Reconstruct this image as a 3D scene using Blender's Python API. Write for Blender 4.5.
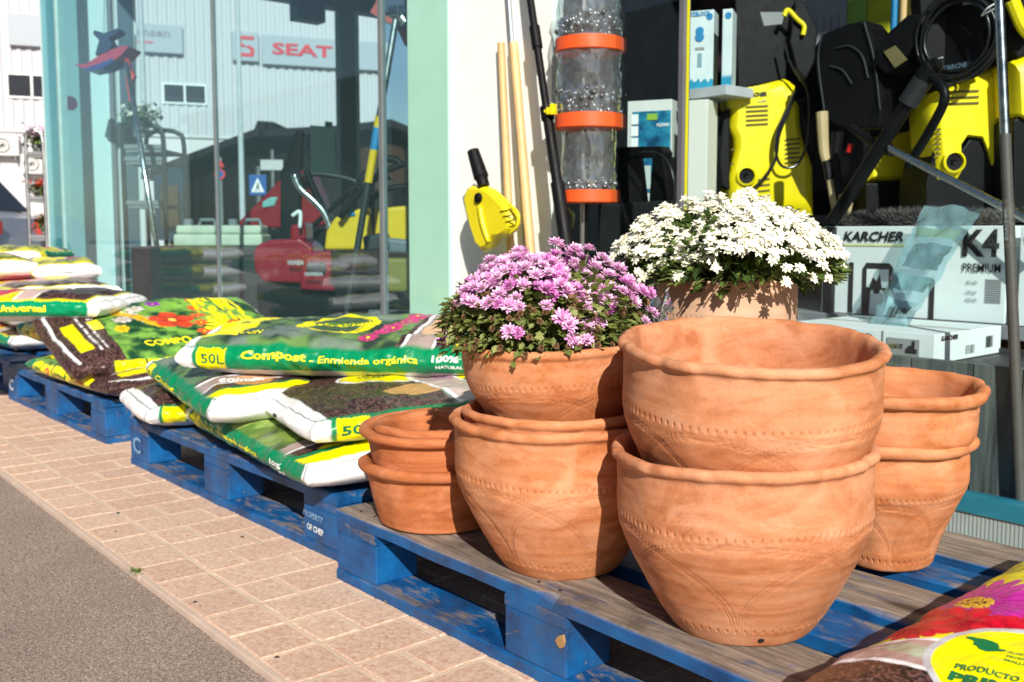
import bpy, bmesh, math, random
import numpy as np
from mathutils import Vector, Matrix, noise as mnoise
PI = math.pi
random.seed(7)
rng = np.random.default_rng(7)
for o in list(bpy.data.objects): bpy.data.objects.remove(o)
SC = bpy.context.scene
COL = SC.collection

# ------------------------------------------------------------------ camera
# world frame: X runs along the shop front towards the photographer's right, Y into the shop, camera over the origin
FPX, HOR, PITCH, HC, YAW = 983.3, 231.94, .0892, .7065, .8709
CY = HOR + FPX*math.tan(PITCH)
cam_d = bpy.data.cameras.new('camera'); cam = bpy.data.objects.new('camera', cam_d); COL.objects.link(cam)
cam.location = (0, 0, HC); cam.rotation_euler = (PI/2-PITCH, 0, YAW)
cam_d.sensor_width = 36; cam_d.lens = FPX*36/1024; cam_d.shift_y = -(341-CY)/1024
cam_d.clip_start = .05; cam_d.clip_end = 2000
cam_d.dof.use_dof = True; cam_d.dof.focus_distance = 1.45; cam_d.dof.aperture_fstop = 8
SC.camera = cam

# ------------------------------------------------------------------ light
SUN_AZ = math.radians(147); SUN_EL = math.radians(32)   # direction the light travels to (from +X), elevation
w = bpy.data.worlds.new('World'); SC.world = w; w.use_nodes = True
nt = w.node_tree; bg = nt.nodes['Background']
sky = nt.nodes.new('ShaderNodeTexSky'); sky.sky_type = 'NISHITA'; sky.sun_disc = False
sd = Vector((-math.cos(SUN_AZ)*math.cos(SUN_EL), -math.sin(SUN_AZ)*math.cos(SUN_EL), math.sin(SUN_EL)))
sky.sun_elevation = SUN_EL; sky.sun_rotation = math.atan2(sd.x, sd.y)
sky.air_density = 1.0; sky.dust_density = .6; sky.ozone_density = 1.2
nt.links.new(sky.outputs[0], bg.inputs[0]); bg.inputs[1].default_value = .06
sl = bpy.data.lights.new('sun', 'SUN'); sl.energy = 4.9; sl.angle = math.radians(.55); sl.color = (1, .93, .83)
so = bpy.data.objects.new('sun', sl); COL.objects.link(so)
so.rotation_euler = sd.to_track_quat('Z', 'Y').to_euler()
SC.view_settings.view_transform = 'Standard'; SC.view_settings.look = 'None'
SC.view_settings.gamma = 1; SC.view_settings.exposure = .45
SC.render.engine = 'CYCLES'
SC.cycles.max_bounces = 8; SC.cycles.transparent_max_bounces = 16

# ------------------------------------------------------------------ pixel -> world (used only to read real distances off the survey of the place)
def ray(x, y):
    a = (x-512)/FPX; b = (CY-y)/FPX; c, s = math.cos(PITCH), math.sin(PITCH)
    Y, Z = c+b*s, -s+b*c
    return Vector((a*math.cos(YAW)-Y*math.sin(YAW), a*math.sin(YAW)+Y*math.cos(YAW), Z))
def P(x, y, v=None, z=None, u=None, d=None):
    r = ray(x, y)
    if v is not None: k = v/r.y
    elif z is not None: k = (z-HC)/r.z
    elif u is not None: k = u/r.x
    else: k = d/(-r.x*math.sin(YAW)+r.y*math.cos(YAW))
    return Vector((r.x*k, r.y*k, HC+r.z*k))
VIEW = Vector((-math.sin(YAW), math.cos(YAW), 0)); RIGHT = Vector((math.cos(YAW), math.sin(YAW), 0))

# ------------------------------------------------------------------ object helpers
def tag(o, label=None, cat=None, group=None, kind=None):
    if label: o['label'] = label
    if cat: o['category'] = cat
    if group: o['group'] = group
    if kind: o['kind'] = kind
    return o
def empty(name, loc=(0, 0, 0), rz=0, label=None, cat=None, group=None):
    o = bpy.data.objects.new(name, None); COL.objects.link(o); o.empty_display_size = .1
    o.location = loc; o.rotation_euler = (0, 0, rz); tag(o, label, cat, group)
    return o
def link(name, me, mats, parent=None, loc=None, rot=None, smooth=False, W=False):
    o = bpy.data.objects.new(name, me); COL.objects.link(o)
    if mats is not None:
        for m in (mats if isinstance(mats, (list, tuple)) else [mats]): me.materials.append(m)
    if smooth: me.shade_smooth()
    if W and parent is not None:      # mesh written in world coordinates: bring into the parent's frame
        M = Matrix.LocRotScale(parent.location, parent.rotation_euler, None)
        if parent.parent is not None:
            g = parent.parent; M = Matrix.LocRotScale(g.location, g.rotation_euler, None) @ M
        me.transform(M.inverted())
    o.parent = parent
    if loc is not None: o.location = loc
    if rot is not None: o.rotation_euler = rot
    return o
class MB:
    def __init__(s): s.v = []; s.f = []; s.m = []
    def add(s, vs, fs, mi=0):
        n = len(s.v); s.v += [tuple(q) for q in vs]; s.f += [tuple(i+n for i in f) for f in fs]; s.m += [mi]*len(fs); return s
    def box(s, c, d, rot=None, mi=0):
        x, y, z = d[0]/2, d[1]/2, d[2]/2
        vs = [Vector((i*x, j*y, k*z)) for i in (-1, 1) for j in (-1, 1) for k in (-1, 1)]
        if rot is not None:
            R = rot if isinstance(rot, Matrix) else Matrix.Rotation(rot, 3, 'Z')
            vs = [R @ q for q in vs]
        c = Vector(c)
        return s.add([q+c for q in vs], [(0, 1, 3, 2), (4, 6, 7, 5), (0, 4, 5, 1), (2, 3, 7, 6), (0, 2, 6, 4), (1, 5, 7, 3)], mi)
    def bb(s, a, b, mi=0):
        return s.box([(a[i]+b[i])/2 for i in range(3)], [abs(b[i]-a[i]) for i in range(3)], None, mi)
    def tube(s, pts, r, n=10, mi=0, caps=True, closed=False):
        pts = [Vector(p) for p in pts]; k = len(pts); rs = r if isinstance(r, (list, tuple)) else [r]*k
        up = None; vs = []
        for i, p in enumerate(pts):
            t = (pts[(i+1) % k]-pts[i-1]) if closed else (pts[min(i+1, k-1)]-pts[max(i-1, 0)])
            t.normalize()
            if up is None:
                up = Vector((0, 0, 1)) if abs(t.z) < .9 else Vector((1, 0, 0))
            a = (up-t*up.dot(t)).normalized(); b = t.cross(a); up = a
            for j in range(n):
                th = 2*PI*j/n; vs.append(p+(a*math.cos(th)+b*math.sin(th))*rs[i])
        fs = []
        for i in range(k if closed else k-1):
            for j in range(n):
                i2 = (i+1) % k
                fs.append((i*n+j, i*n+(j+1) % n, i2*n+(j+1) % n, i2*n+j))
        if caps and not closed: fs += [tuple(range(n))[::-1], tuple((k-1)*n+j for j in range(n))]
        return s.add(vs, fs, mi)
    def lathe(s, prof, c=(0, 0, 0), n=32, rot=None, mi=0):
        c = Vector(c); vs = []
        for r, z in prof:
            for j in range(n):
                th = 2*PI*j/n; q = Vector((r*math.cos(th), r*math.sin(th), z))
                vs.append((rot @ q if rot is not None else q)+c)
        fs = [(i*n+j, i*n+(j+1) % n, (i+1)*n+(j+1) % n, (i+1)*n+j) for i in range(len(prof)-1) for j in range(n)]
        return s.add(vs, fs, mi)
    def prism(s, outline, O, X, Y, th, mi=0):     # outline in the X,Y plane at O, extruded along X x Y by th
        O, X, Y = Vector(O), Vector(X), Vector(Y); N = X.cross(Y).normalized()*th; n = len(outline)
        a = [O+X*p[0]+Y*p[1] for p in outline]
        return s.add(a+[q+N for q in a], [tuple(range(n))[::-1], tuple(range(n, 2*n))]+[(i, (i+1) % n, n+(i+1) % n, n+i) for i in range(n)], mi)
    def mesh(s, name='mesh', bevel=0, seg=2):
        me = bpy.data.meshes.new(name)
        if not bevel:
            me.from_pydata(s.v, [], s.f)
            if any(s.m): me.polygons.foreach_set('material_index', s.m)
            me.update(); return me
        me.from_pydata(s.v, [], s.f); me.polygons.foreach_set('material_index', s.m)
        bm = bmesh.new(); bm.from_mesh(me)
        bmesh.ops.recalc_face_normals(bm, faces=bm.faces)
        es = [e for e in bm.edges if len(e.link_faces) == 2 and e.calc_face_angle(0) > .5]
        bmesh.ops.bevel(bm, geom=es, offset=bevel, segments=seg, profile=.6, affect='EDGES', clamp_overlap=True)
        bm.to_mesh(me); bm.free(); return me
    def build(s, name, mats, parent=None, bevel=0, smooth=False, W=False, loc=None, rot=None, seg=2):
        return link(name, s.mesh(name, bevel, seg), mats, parent, loc, rot, smooth, W)
def smoothang(o, a=.6):
    me = o.data; me.shade_smooth()
    try: me.set_sharp_from_angle(angle=a)
    except Exception: pass
    return o
def spline(pts, n=8):
    pts = [Vector(p) for p in pts]; q = [pts[0]*2-pts[1]]+pts+[pts[-1]*2-pts[-2]]; out = []
    for i in range(1, len(q)-2):
        for k in range(n):
            t = k/n; a, b, c, d = q[i-1:i+3]
            out.append(.5*((2*b)+(c-a)*t+(2*a-5*b+4*c-d)*t*t+(3*b-a-3*c+d)*t**3))
    out.append(pts[-1]); return out
_tc = {}
def textgeo(s, bold=0.0, res=2):
    k = (s, bold, res)
    if k in _tc: return _tc[k]
    cu = bpy.data.curves.new('t', 'FONT'); cu.body = s; cu.size = 1; cu.resolution_u = res; cu.offset = bold
    ob = bpy.data.objects.new('t', cu); COL.objects.link(ob)
    dg = bpy.context.evaluated_depsgraph_get(); dg.update()
    me = ob.evaluated_get(dg).to_mesh()
    bm = bmesh.new(); bm.from_mesh(me); bmesh.ops.triangulate(bm, faces=bm.faces)
    vs = np.array([(v.co.x, v.co.y) for v in bm.verts]) if len(bm.verts) else np.zeros((0, 2))
    fs = [tuple(v.index for v in f.verts) for f in bm.faces]; bm.free()
    ob.evaluated_get(dg).to_mesh_clear()
    bpy.data.objects.remove(ob); bpy.data.curves.remove(cu)
    vs = vs-vs.min(0); _tc[k] = (vs, fs); return _tc[k]
def text(s, O, X, Y, width, height, m, parent, name='lettering', bold=.02, shear=0, W=True):
    """letters filling width x height, lower left corner at O, on the plane X,Y"""
    vs, fs = textgeo(s, bold); mx = vs.max(0)
    O, X, Y = Vector(O), Vector(X).normalized(), Vector(Y).normalized(); N = X.cross(Y)*.0012
    b = MB(); b.add([O+N+X*(p[0]/mx[0]*width+shear*p[1]/mx[1]*height)+Y*(p[1]/mx[1]*height) for p in vs], fs)
    return b.build(name, m, parent, W=W)

# ------------------------------------------------------------------ materials
MATS = {}
def newmat(name):
    m = bpy.data.materials.new(name); m.use_nodes = True; MATS[name] = m
    return m, m.node_tree, m.node_tree.nodes['Principled BSDF']
def N(nt, t, **k):
    n = nt.nodes.new('ShaderNode'+t)
    for a, b in k.items():
        if a.startswith('i_'):
            key = a[2:]; key = int(key) if key.isdigit() else key.replace('_', ' ')
            n.inputs[key].default_value = b
        else: setattr(n, a, b)
    return n
def ramp(nt, src, stops, interp='LINEAR'):
    r = N(nt, 'ValToRGB'); cr = r.color_ramp; cr.interpolation = interp
    while len(cr.elements) < len(stops): cr.elements.new(.5)
    for e, (p, c) in zip(cr.elements, stops):
        e.position = p; e.color = (c[0], c[1], c[2], 1) if not isinstance(c, (int, float)) else (c, c, c, 1)
    nt.links.new(src, r.inputs[0]); return r.outputs[0]
def mixc(nt, f, a, b, mode='MIX'):
    m = N(nt, 'Mix', data_type='RGBA', blend_type=mode)
    for s, k in ((f, 0), (a, 6), (b, 7)):
        if hasattr(s, 'links') or hasattr(s, 'is_linked'): nt.links.new(s, m.inputs[k])
        elif isinstance(s, (int, float)): m.inputs[k].default_value = s if k == 0 else (s, s, s, 1)
        else: m.inputs[k].default_value = (*s, 1)
    return m.outputs[2]
def math_(nt, op, a, b=None, c=None, clamp=False):
    m = N(nt, 'Math', operation=op, use_clamp=clamp)
    for i, s in enumerate((a, b, c)):
        if s is None: continue
        if hasattr(s, 'is_linked'): nt.links.new(s, m.inputs[i])
        else: m.inputs[i].default_value = s
    return m.outputs[0]
def coords(nt, scale=(1, 1, 1), kind='Object'):
    tc = N(nt, 'TexCoord'); mp = N(nt, 'Mapping'); mp.inputs['Scale'].default_value = scale
    nt.links.new(tc.outputs[kind], mp.inputs[0]); return mp.outputs[0]
def noise_(nt, vec, scale, detail=4, rough=.55, dist=0):
    n = N(nt, 'TexNoise'); n.inputs['Scale'].default_value = scale; n.inputs['Detail'].default_value = detail
    n.inputs['Roughness'].default_value = rough; n.inputs['Distortion'].default_value = dist
    nt.links.new(vec, n.inputs['Vector']); return n.outputs[0]
def bump(nt, bs, h, strength=.3, dist=.01, prev=None):
    b = N(nt, 'Bump'); b.inputs['Strength'].default_value = strength; b.inputs['Distance'].default_value = dist
    nt.links.new(h, b.inputs['Height'])
    if prev is not None: nt.links.new(prev, b.inputs['Normal'])
    if bs is not None: nt.links.new(b.outputs[0], bs.inputs['Normal'])
    return b.outputs[0]
def plain(name, c, rough=.5, metal=0, var=.12, bs=0, bscale=40, spec=.5, coat=0):
    if name in MATS: return MATS[name]
    m, nt, b = newmat(name); v = coords(nt)
    n = noise_(nt, v, 9, 5, .6)
    col = mixc(nt, 1.0, ramp(nt, n, [(.3, 1-var), (.7, 1+var*.5)]), c, 'MULTIPLY')
    nt.links.new(col, b.inputs['Base Color']); b.inputs['Metallic'].default_value = metal
    n2 = noise_(nt, v, 30, 4, .6)
    nt.links.new(ramp(nt, n2, [(.3, max(0, rough-.08)), (.7, min(1, rough+.1))]), b.inputs['Roughness'])
    b.inputs['Specular IOR Level'].default_value = spec; b.inputs['Coat Weight'].default_value = coat
    if bs: bump(nt, b, noise_(nt, v, bscale, 5, .6), bs, .003)
    return m
def attrmat(name, attr='col', rough=.5, wr=0, coat=0, spec=.5, trans=0):
    m, nt, b = newmat(name); a = N(nt, 'Attribute', attribute_name=attr)
    nt.links.new(a.outputs['Color'], b.inputs['Base Color']); b.inputs['Roughness'].default_value = rough
    b.inputs['Coat Weight'].default_value = coat; b.inputs['Specular IOR Level'].default_value = spec
    if wr:
        v = coords(nt); vd = N(nt, 'TexVoronoi', feature='DISTANCE_TO_EDGE'); vd.inputs['Scale'].default_value = 14
        nz = noise_(nt, v, 6, 3, .6); vv = N(nt, 'VectorMath', operation='MULTIPLY_ADD')
        nt.links.new(nz, vv.inputs[0]); vv.inputs[1].default_value = (.25, .25, .25); nt.links.new(v, vv.inputs[2])
        nt.links.new(vv.outputs[0], vd.inputs['Vector'])
        p = bump(nt, None, ramp(nt, vd.outputs[0], [(0, 0), (.5, 1)], 'EASE'), wr*.35, .004)
        p = bump(nt, None, noise_(nt, coords(nt, (16, 22, 16)), 1.0, 6, .68, 1.6), wr*1.0, .006, p); bump(nt, b, noise_(nt, v, 38, 5, .65, .6), wr*.7, .004, p)
    return m

def terracotta(name, base, dark, light):
    m, nt, b = newmat(name)
    v = coords(nt, (3, 3, 11)); v2 = coords(nt, (1, 1, 1)); vb = coords(nt, (5, 5, 90))
    n = noise_(nt, v, 1.5, 7, .6, 2.2); big = noise_(nt, v2, 7, 5, .55, 1.2); streak = noise_(nt, vb, 1.0, 3, .5)
    c = ramp(nt, n, [(.34, tuple(q*.86 for q in dark)), (.5, base), (.68, light)])
    c = mixc(nt, ramp(nt, big, [(.5, 0), (.68, .8)]), c, tuple(min(1, q*1.12+.03) for q in light))
    c = mixc(nt, ramp(nt, noise_(nt, v2, 5, 4, .6, 2), [(.32, .6), (.45, 0)]), c, tuple(q*.82 for q in dark))
    c = mixc(nt, .16, c, ramp(nt, streak, [(.3, dark), (.7, light)]))
    fine = noise_(nt, v2, 260, 3, .7)
    c = mixc(nt, ramp(nt, noise_(nt, coords(nt, (1, 1, 1.7)), 6, 8, .62, 1.3), [(.55, 0), (.63, .5), (.75, .75)]), c, tuple(min(1, q*1.03+.05) for q in light))
    c = mixc(nt, ramp(nt, noise_(nt, coords(nt, (2, 2, 9)), 4, 8, .7, 1.5), [(.60, 0), (.72, .5)]), c, tuple(q*.62 for q in dark))
    c = mixc(nt, 1.0, c, ramp(nt, fine, [(.25, .86), (.6, 1.04)]), 'MULTIPLY')
    a = N(nt, 'Attribute', attribute_name='groove')
    c = mixc(nt, math_(nt, 'MULTIPLY', a.outputs['Fac'], .42), c, tuple(q*.62 for q in dark))
    nt.links.new(c, b.inputs['Base Color'])
    nt.links.new(ramp(nt, n, [(.3, .62), (.7, .86)]), b.inputs['Roughness']); b.inputs['Specular IOR Level'].default_value = .3
    p = bump(nt, None, streak, .10, .002)
    p = bump(nt, None, noise_(nt, v2, 30, 4, .6), .2, .003, p)
    bump(nt, b, fine, .3, .0008, p)
    return m
TERRA = terracotta('terracotta_peach', (.555, .225, .104), (.46, .150, .052), (.59, .275, .150))
TERRA2 = terracotta('terracotta_orange', (.46, .145, .05), (.38, .105, .03), (.52, .19, .08))
TERRA3 = terracotta('terracotta_warm', (.55, .210, .086), (.46, .140, .042), (.59, .265, .130))

def pallet_mat(name, topwood, wear=.0):
    m, nt, b = newmat(name)
    v = coords(nt, (7, 105, 105)); v1 = coords(nt); g = noise_(nt, v, 1, 8, .65, .4)
    wood = ramp(nt, g, [(.25, (.055, .040, .030)), (.42, (.16, .125, .10)), (.6, (.28, .225, .18)), (.8, (.40, .34, .28))])
    kn = N(nt, 'TexVoronoi'); kn.inputs['Scale'].default_value = 1.0; nt.links.new(coords(nt, (3.2, 11, 11)), kn.inputs['Vector'])
    wood = mixc(nt, ramp(nt, kn.outputs['Distance'], [(.07, .9), (.17, 0)]), wood, (.035, .02, .012))
    wood = mixc(nt, ramp(nt, noise_(nt, coords(nt, (4, 9, 9)), 1.5, 7, .7, 1), [(.50, 0), (.66, .75)]), wood, (.06, .042, .03))
    blue = ramp(nt, noise_(nt, v1, 14, 6, .6), [(.3, (.001, .032, .12)), (.5, (.001, .082, .26)), (.75, (.002, .125, .36))])
    sc = noise_(nt, coords(nt, (9, 26, 26)), 1.0, 9, .7, .6)
    geo = N(nt, 'Attribute', attribute_name='topmask')
    wearmask = ramp(nt, sc, [(.68-wear, 0), (.72-wear, 1)])
    topm = math_(nt, 'MULTIPLY', geo.outputs['Fac'], ramp(nt, sc, [(.30, .25), (.44, 1)] if topwood else [(.49, 0), (.58, .8)]))
    f = math_(nt, 'MAXIMUM', wearmask, topm, clamp=True)
    c = mixc(nt, f, blue, wood)
    c = mixc(nt, ramp(nt, noise_(nt, v1, 5, 6, .7), [(.48, 0), (.72, .55)]), c, (.05, .04, .035))
    nt.links.new(c, b.inputs['Base Color'])
    nt.links.new(ramp(nt, f, [(0, .5), (1, .88)]), b.inputs['Roughness'])
    p = bump(nt, None, g, .5, .003); bump(nt, b, f, .25, -.0015, p)
    return m
PW = pallet_mat('worn_deck_wood', True); PB = pallet_mat('blue_pallet_paint', False); PBL = pallet_mat('blue_block_paint', False, .055)

def paver_mat():
    m, nt, b = newmat('pink_paver'); v = coords(nt)
    ri = N(nt, 'NewGeometry')
    big = noise_(nt, v, 105, 6, .68, .5); fine = noise_(nt, v, 400, 3, .7)
    c = ramp(nt, big, [(.3, (.44, .245, .175)), (.47, (.56, .38, .285)), (.6, (.64, .48, .375)), (.75, (.70, .57, .47))])
    c = mixc(nt, 1.0, c, ramp(nt, ri.outputs['Random Per Island'], [(0, (.93, .89, .86)), (.5, (1, .97, .94)), (1, (1.03, 1.03, 1.0))]), 'MULTIPLY')
    c = mixc(nt, ramp(nt, noise_(nt, v, 5, 5, .6), [(.5, 0), (.85, .25)]), c, (.38, .27, .2))
    nt.links.new(c, b.inputs['Base Color']); b.inputs['Roughness'].default_value = .9
    p = bump(nt, None, big, .4, .003); bump(nt, b, fine, .4, .001, p); return m
PAVER = paver_mat()
def asphalt_mat():
    m, nt, b = newmat('asphalt'); v = coords(nt)
    vo = N(nt, 'TexVoronoi'); vo.inputs['Scale'].default_value = 380; nt.links.new(v, vo.inputs['Vector'])
    sp = N(nt, 'SeparateColor'); nt.links.new(vo.outputs['Color'], sp.inputs[0])
    c = ramp(nt, sp.outputs[0], [(0, (.11, .084, .068)), (.35, (.25, .190, .152)), (.7, (.36, .275, .225)), (.93, (.50, .39, .33)), (1, (.66, .56, .49))])
    c = mixc(nt, 1.0, c, ramp(nt, noise_(nt, v, 3, 6, .6), [(.3, .78), (.7, 1.15)]), 'MULTIPLY')
    c = mixc(nt, .4, c, ramp(nt, noise_(nt, v, 170, 5, .75), [(.38, (.08, .06, .05)), (.5, (.28, .215, .172)), (.62, (.50, .39, .32))]))
    nt.links.new(c, b.inputs['Base Color']); b.inputs['Roughness'].default_value = .9
    p = bump(nt, None, vo.outputs['Distance'], .6, -.003); bump(nt, b, noise_(nt, v, 120, 4, .7), .6, .004, p); return m
ASPH = asphalt_mat()
MORTAR = plain('mortar', (.62, .48, .36), .95, var=.2, bs=.5, bscale=200)
CONC = plain('concrete', (.42, .36, .31), .9, var=.2, bs=.4, bscale=90)

def glass_mat(name, tint, refl=1.0, ior=1.5, haze=0, hc_=(.55, .75, .75)):
    m, nt, b = newmat(name); nt.nodes.remove(b); out = nt.nodes['Material Output']
    t = N(nt, 'BsdfTransparent'); t.inputs[0].default_value = (*tint, 1)
    g = N(nt, 'BsdfGlossy'); g.inputs['Roughness'].default_value = .0; g.inputs[0].default_value = (.9, .97, 1, 1)
    lw_ = N(nt, 'LayerWeight'); lw_.inputs[0].default_value = .5; r0 = 2*((ior-1)/(ior+1))**2
    sch = math_(nt, 'MULTIPLY_ADD', math_(nt, 'POWER', lw_.outputs['Facing'], 4.2), 1-r0, r0)
    mx = N(nt, 'MixShader'); nt.links.new(math_(nt, 'MULTIPLY', sch, refl, clamp=True), mx.inputs[0])
    src = t.outputs[0]
    if haze:
        d = N(nt, 'BsdfDiffuse'); d.inputs[0].default_value = (*hc_, 1); m0 = N(nt, 'MixShader'); m0.inputs[0].default_value = haze
        nt.links.new(t.outputs[0], m0.inputs[1]); nt.links.new(d.outputs[0], m0.inputs[2]); src = m0.outputs[0]
    nt.links.new(src, mx.inputs[1]); nt.links.new(g.outputs[0], mx.inputs[2]); nt.links.new(mx.outputs[0], out.inputs[0])
    return m
GLASS_L = glass_mat('shop_glass', (.74, .93, .95), .85, 1.5, .04, (.38, .72, .80))
GLASS_R = glass_mat('display_glass', (.88, .96, .97), .8, 1.45, .0)
FILM = glass_mat('clear_film', (.93, .96, .97), 1.6, 1.5, .07, (.8, .85, .88))

BLACK = plain('black_plastic', (.005, .005, .006), .5, var=.3, bs=.1, spec=.18)
DGREY = plain('dark_grey', (.022, .023, .026), .5, var=.3)
MGREY = plain('mid_grey', (.22, .23, .25), .6)
RUBBER = plain('rubber_hose', (.010, .010, .012), .28)
YELLOW = plain('machine_yellow', (.88, .72, .005), .35, var=.06)
YEL2 = plain('tool_yellow', (.78, .66, .01), .35, var=.08)
ALU = plain('aluminium', (.62, .65, .68), .25, 1, var=.1)
STEEL = plain('dull_steel', (.42, .43, .44), .38, 1, var=.2)
BRONZE = plain('grey_brown_sleeve', (.10, .088, .08), .5)
WHITE = plain('white_card', (.74, .78, .79), .6, var=.05)
WALLW = plain('white_render', (.90, .93, .90), .8, var=.05, bs=.12, bscale=60)
TEAL = plain('teal_panel', (.40, .72, .58), .15, var=.04, spec=.9)
TEAL2 = plain('teal_strip', (.012, .17, .25), .5, var=.2)
ORANGE = plain('orange_tray', (.80, .10, .02), .4)
WOODH = plain('handle_wood', (.66, .44, .20), .5, var=.2)
RED = plain('machine_red', (.30, .003, .016), .3, coat=.4)
REDB = plain('bright_red', (.62, .02, .015), .35)
BEIGE = plain('beige_plastic', (.62, .64, .50), .5)
BLUEB = plain('print_blue', (.015, .22, .48), .5, var=.25)
NAVY = plain('navy', (.012, .03, .085), .5)
INKB = plain('ink_black', (.015, .015, .018), .6, var=.05)
INKW = plain('ink_white', (.85, .85, .85), .6, var=.03)
INKY = plain('ink_yellow', (.88, .80, .01), .45, var=.03)
INKG = plain('ink_green', (.005, .16, .05), .5, var=.05)
INKR = plain('ink_red', (.66, .02, .03), .5, var=.05)
INKGR = plain('ink_grey', (.28, .29, .30), .6, var=.05)
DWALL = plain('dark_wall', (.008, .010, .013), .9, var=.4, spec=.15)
CEIL = plain('ceiling_white', (.5, .52, .52), .8)
SFLOOR = plain('shop_floor', (.16, .15, .145), .4, var=.2)

def obj_grid(nu, nv, fn, name):
    """closed-form surface grid"""
    a, b = np.meshgrid(np.linspace(0, 1, nu), np.linspace(0, 1, nv), indexing='ij')
    return a, b

# ------------------------------------------------------------------ ground
g = MB(); g.add([(-160, -120, -.012), (120, -120, -.012), (120, 160, -.012), (-160, 160, -.012)], [(0, 1, 2, 3)])
tag(g.build('road', ASPH), kind='structure')
ev = .0014
g = MB(); g.add([(-16, .684, ev-.002), (4, .684, ev-.002), (4, 2.16, ev-.002), (-16, 2.16, ev-.002)], [(0, 1, 2, 3)])
tag(g.build('pavement_bed', MORTAR), kind='structure')
g = MB()
def tile(u0, u1, v0, v1, z=.002):
    j = .0045; q = []
    u0 += j*random.uniform(.7, 1.3); u1 -= j*random.uniform(.7, 1.3); v0 += j*random.uniform(.7, 1.3); v1 -= j*random.uniform(.7, 1.3)
    n1, n2 = 5, 6; b = .003; hz = z+random.uniform(-.0008, .0008); base = len(g.v)
    for i in range(n1+1):
        for k in range(n2+1):
            a = i/n1; c = k/n2; e = (i in (0, n1)) or (k in (0, n2))
            x = u0+(u1-u0)*a+random.uniform(-.0011, .0011)*(1 if e else .5); y = v0+(v1-v0)*c+random.uniform(-.0011, .0011)*(1 if e else .5)
            q.append((x, y, .0 if e else hz+random.uniform(-.0004, .0004)))
            if not e: continue
    # inner ring hugging the edge gives the worn arris
    for i in range(n1+1):
        for k in range(n2+1):
            x, y, zz = q[i*(n2+1)+k]
            if i == 1: x = q[k][0]+b
            if i == n1-1: x = q[n1*(n2+1)+k][0]-b
            if k == 1: y = q[i*(n2+1)][1]+b
            if k == n2-1: y = q[i*(n2+1)+n2][1]-b
            q[i*(n2+1)+k] = (x, y, zz)
    g.add(q, [(i*(n2+1)+k, (i+1)*(n2+1)+k, (i+1)*(n2+1)+k+1, i*(n2+1)+k+1) for i in range(n1) for k in range(n2)])
RU = .1155; k0 = -1.35
for i in range(-24, 128):
    u0 = k0-(i+1)*RU; u1 = k0-i*RU
    tile(u0, u1, .689, .802)
    v = .802 if i % 2 == 0 else .802-.086
    while v < 2.1:
        tile(u0, u1, max(v, .802), min(v+.172, 2.15)); v += .172
tag(g.build('pavement', PAVER, smooth=False), kind='structure')
g = MB()
u = 4.0
while u > -16:
    L = 1.0; vv = .684
    g.box((u-L/2, vv+.002, -.0065), (L-.004, .011, .014)); u -= L
tag(g.build('kerb_strip', plain('kerb_concrete', (.55, .42, .34), .9, var=.15, bs=.4, bscale=150), bevel=.002), kind='structure')
# far ground of pale paving across the side street
g = MB(); g.add([(-60, -20, -.008), (-12.2, -20, -.008), (-12.2, 45, -.008), (-60, 45, -.008)], [(0, 1, 2, 3)])
tag(g.build('forecourt', CONC), kind='structure')
# grass tuft and dark droppings on the pavement
GR = plain('grass_green', (.12, .20, .03), .6, var=.4)
c = P(136, 572, z=0); g = MB()
for i in range(90):
    a = random.uniform(0, 2*PI); r = abs(random.gauss(0, .012)); b0 = c+Vector((math.cos(a)*r, math.sin(a)*r*.6, 0)); h = random.uniform(.004, .013)
    d = Vector((random.uniform(-1, 1), random.uniform(-1, 1), 0))*.009
    s = Vector((-d.y, d.x, 0)).normalized()*.0011
    g.add([b0-s, b0+s, b0+d+Vector((0, 0, h))], [(0, 1, 2)])
tag(g.build('grass_tuft', GR), 'small tuft of green grass growing at the edge between asphalt and pavement', 'grass', kind='stuff')
g = MB()
for x, y in ((195, 601), (242, 536), (116, 531), (118, 512), (277, 656)):
    c = P(x, y, z=.004)
    g.lathe([(0, .0018), (.0034, .0014), (.0048, 0)], c-Vector((0, 0, .002)), 7)
for i in range(120):
    yy = random.uniform(-.3, .67) if i % 3 else random.uniform(.70, 1.0)
    g.lathe([(0, .0018), (.0012, .0014), (.0018, 0)], (random.uniform(-7, -.9), yy, -.012 if yy < .69 else .002), 5)
tag(g.build('grit', plain('grit_dark', (.07, .055, .045), .9)), kind='stuff', label='loose dark grit scattered on road and pavement', cat='grit')
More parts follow.
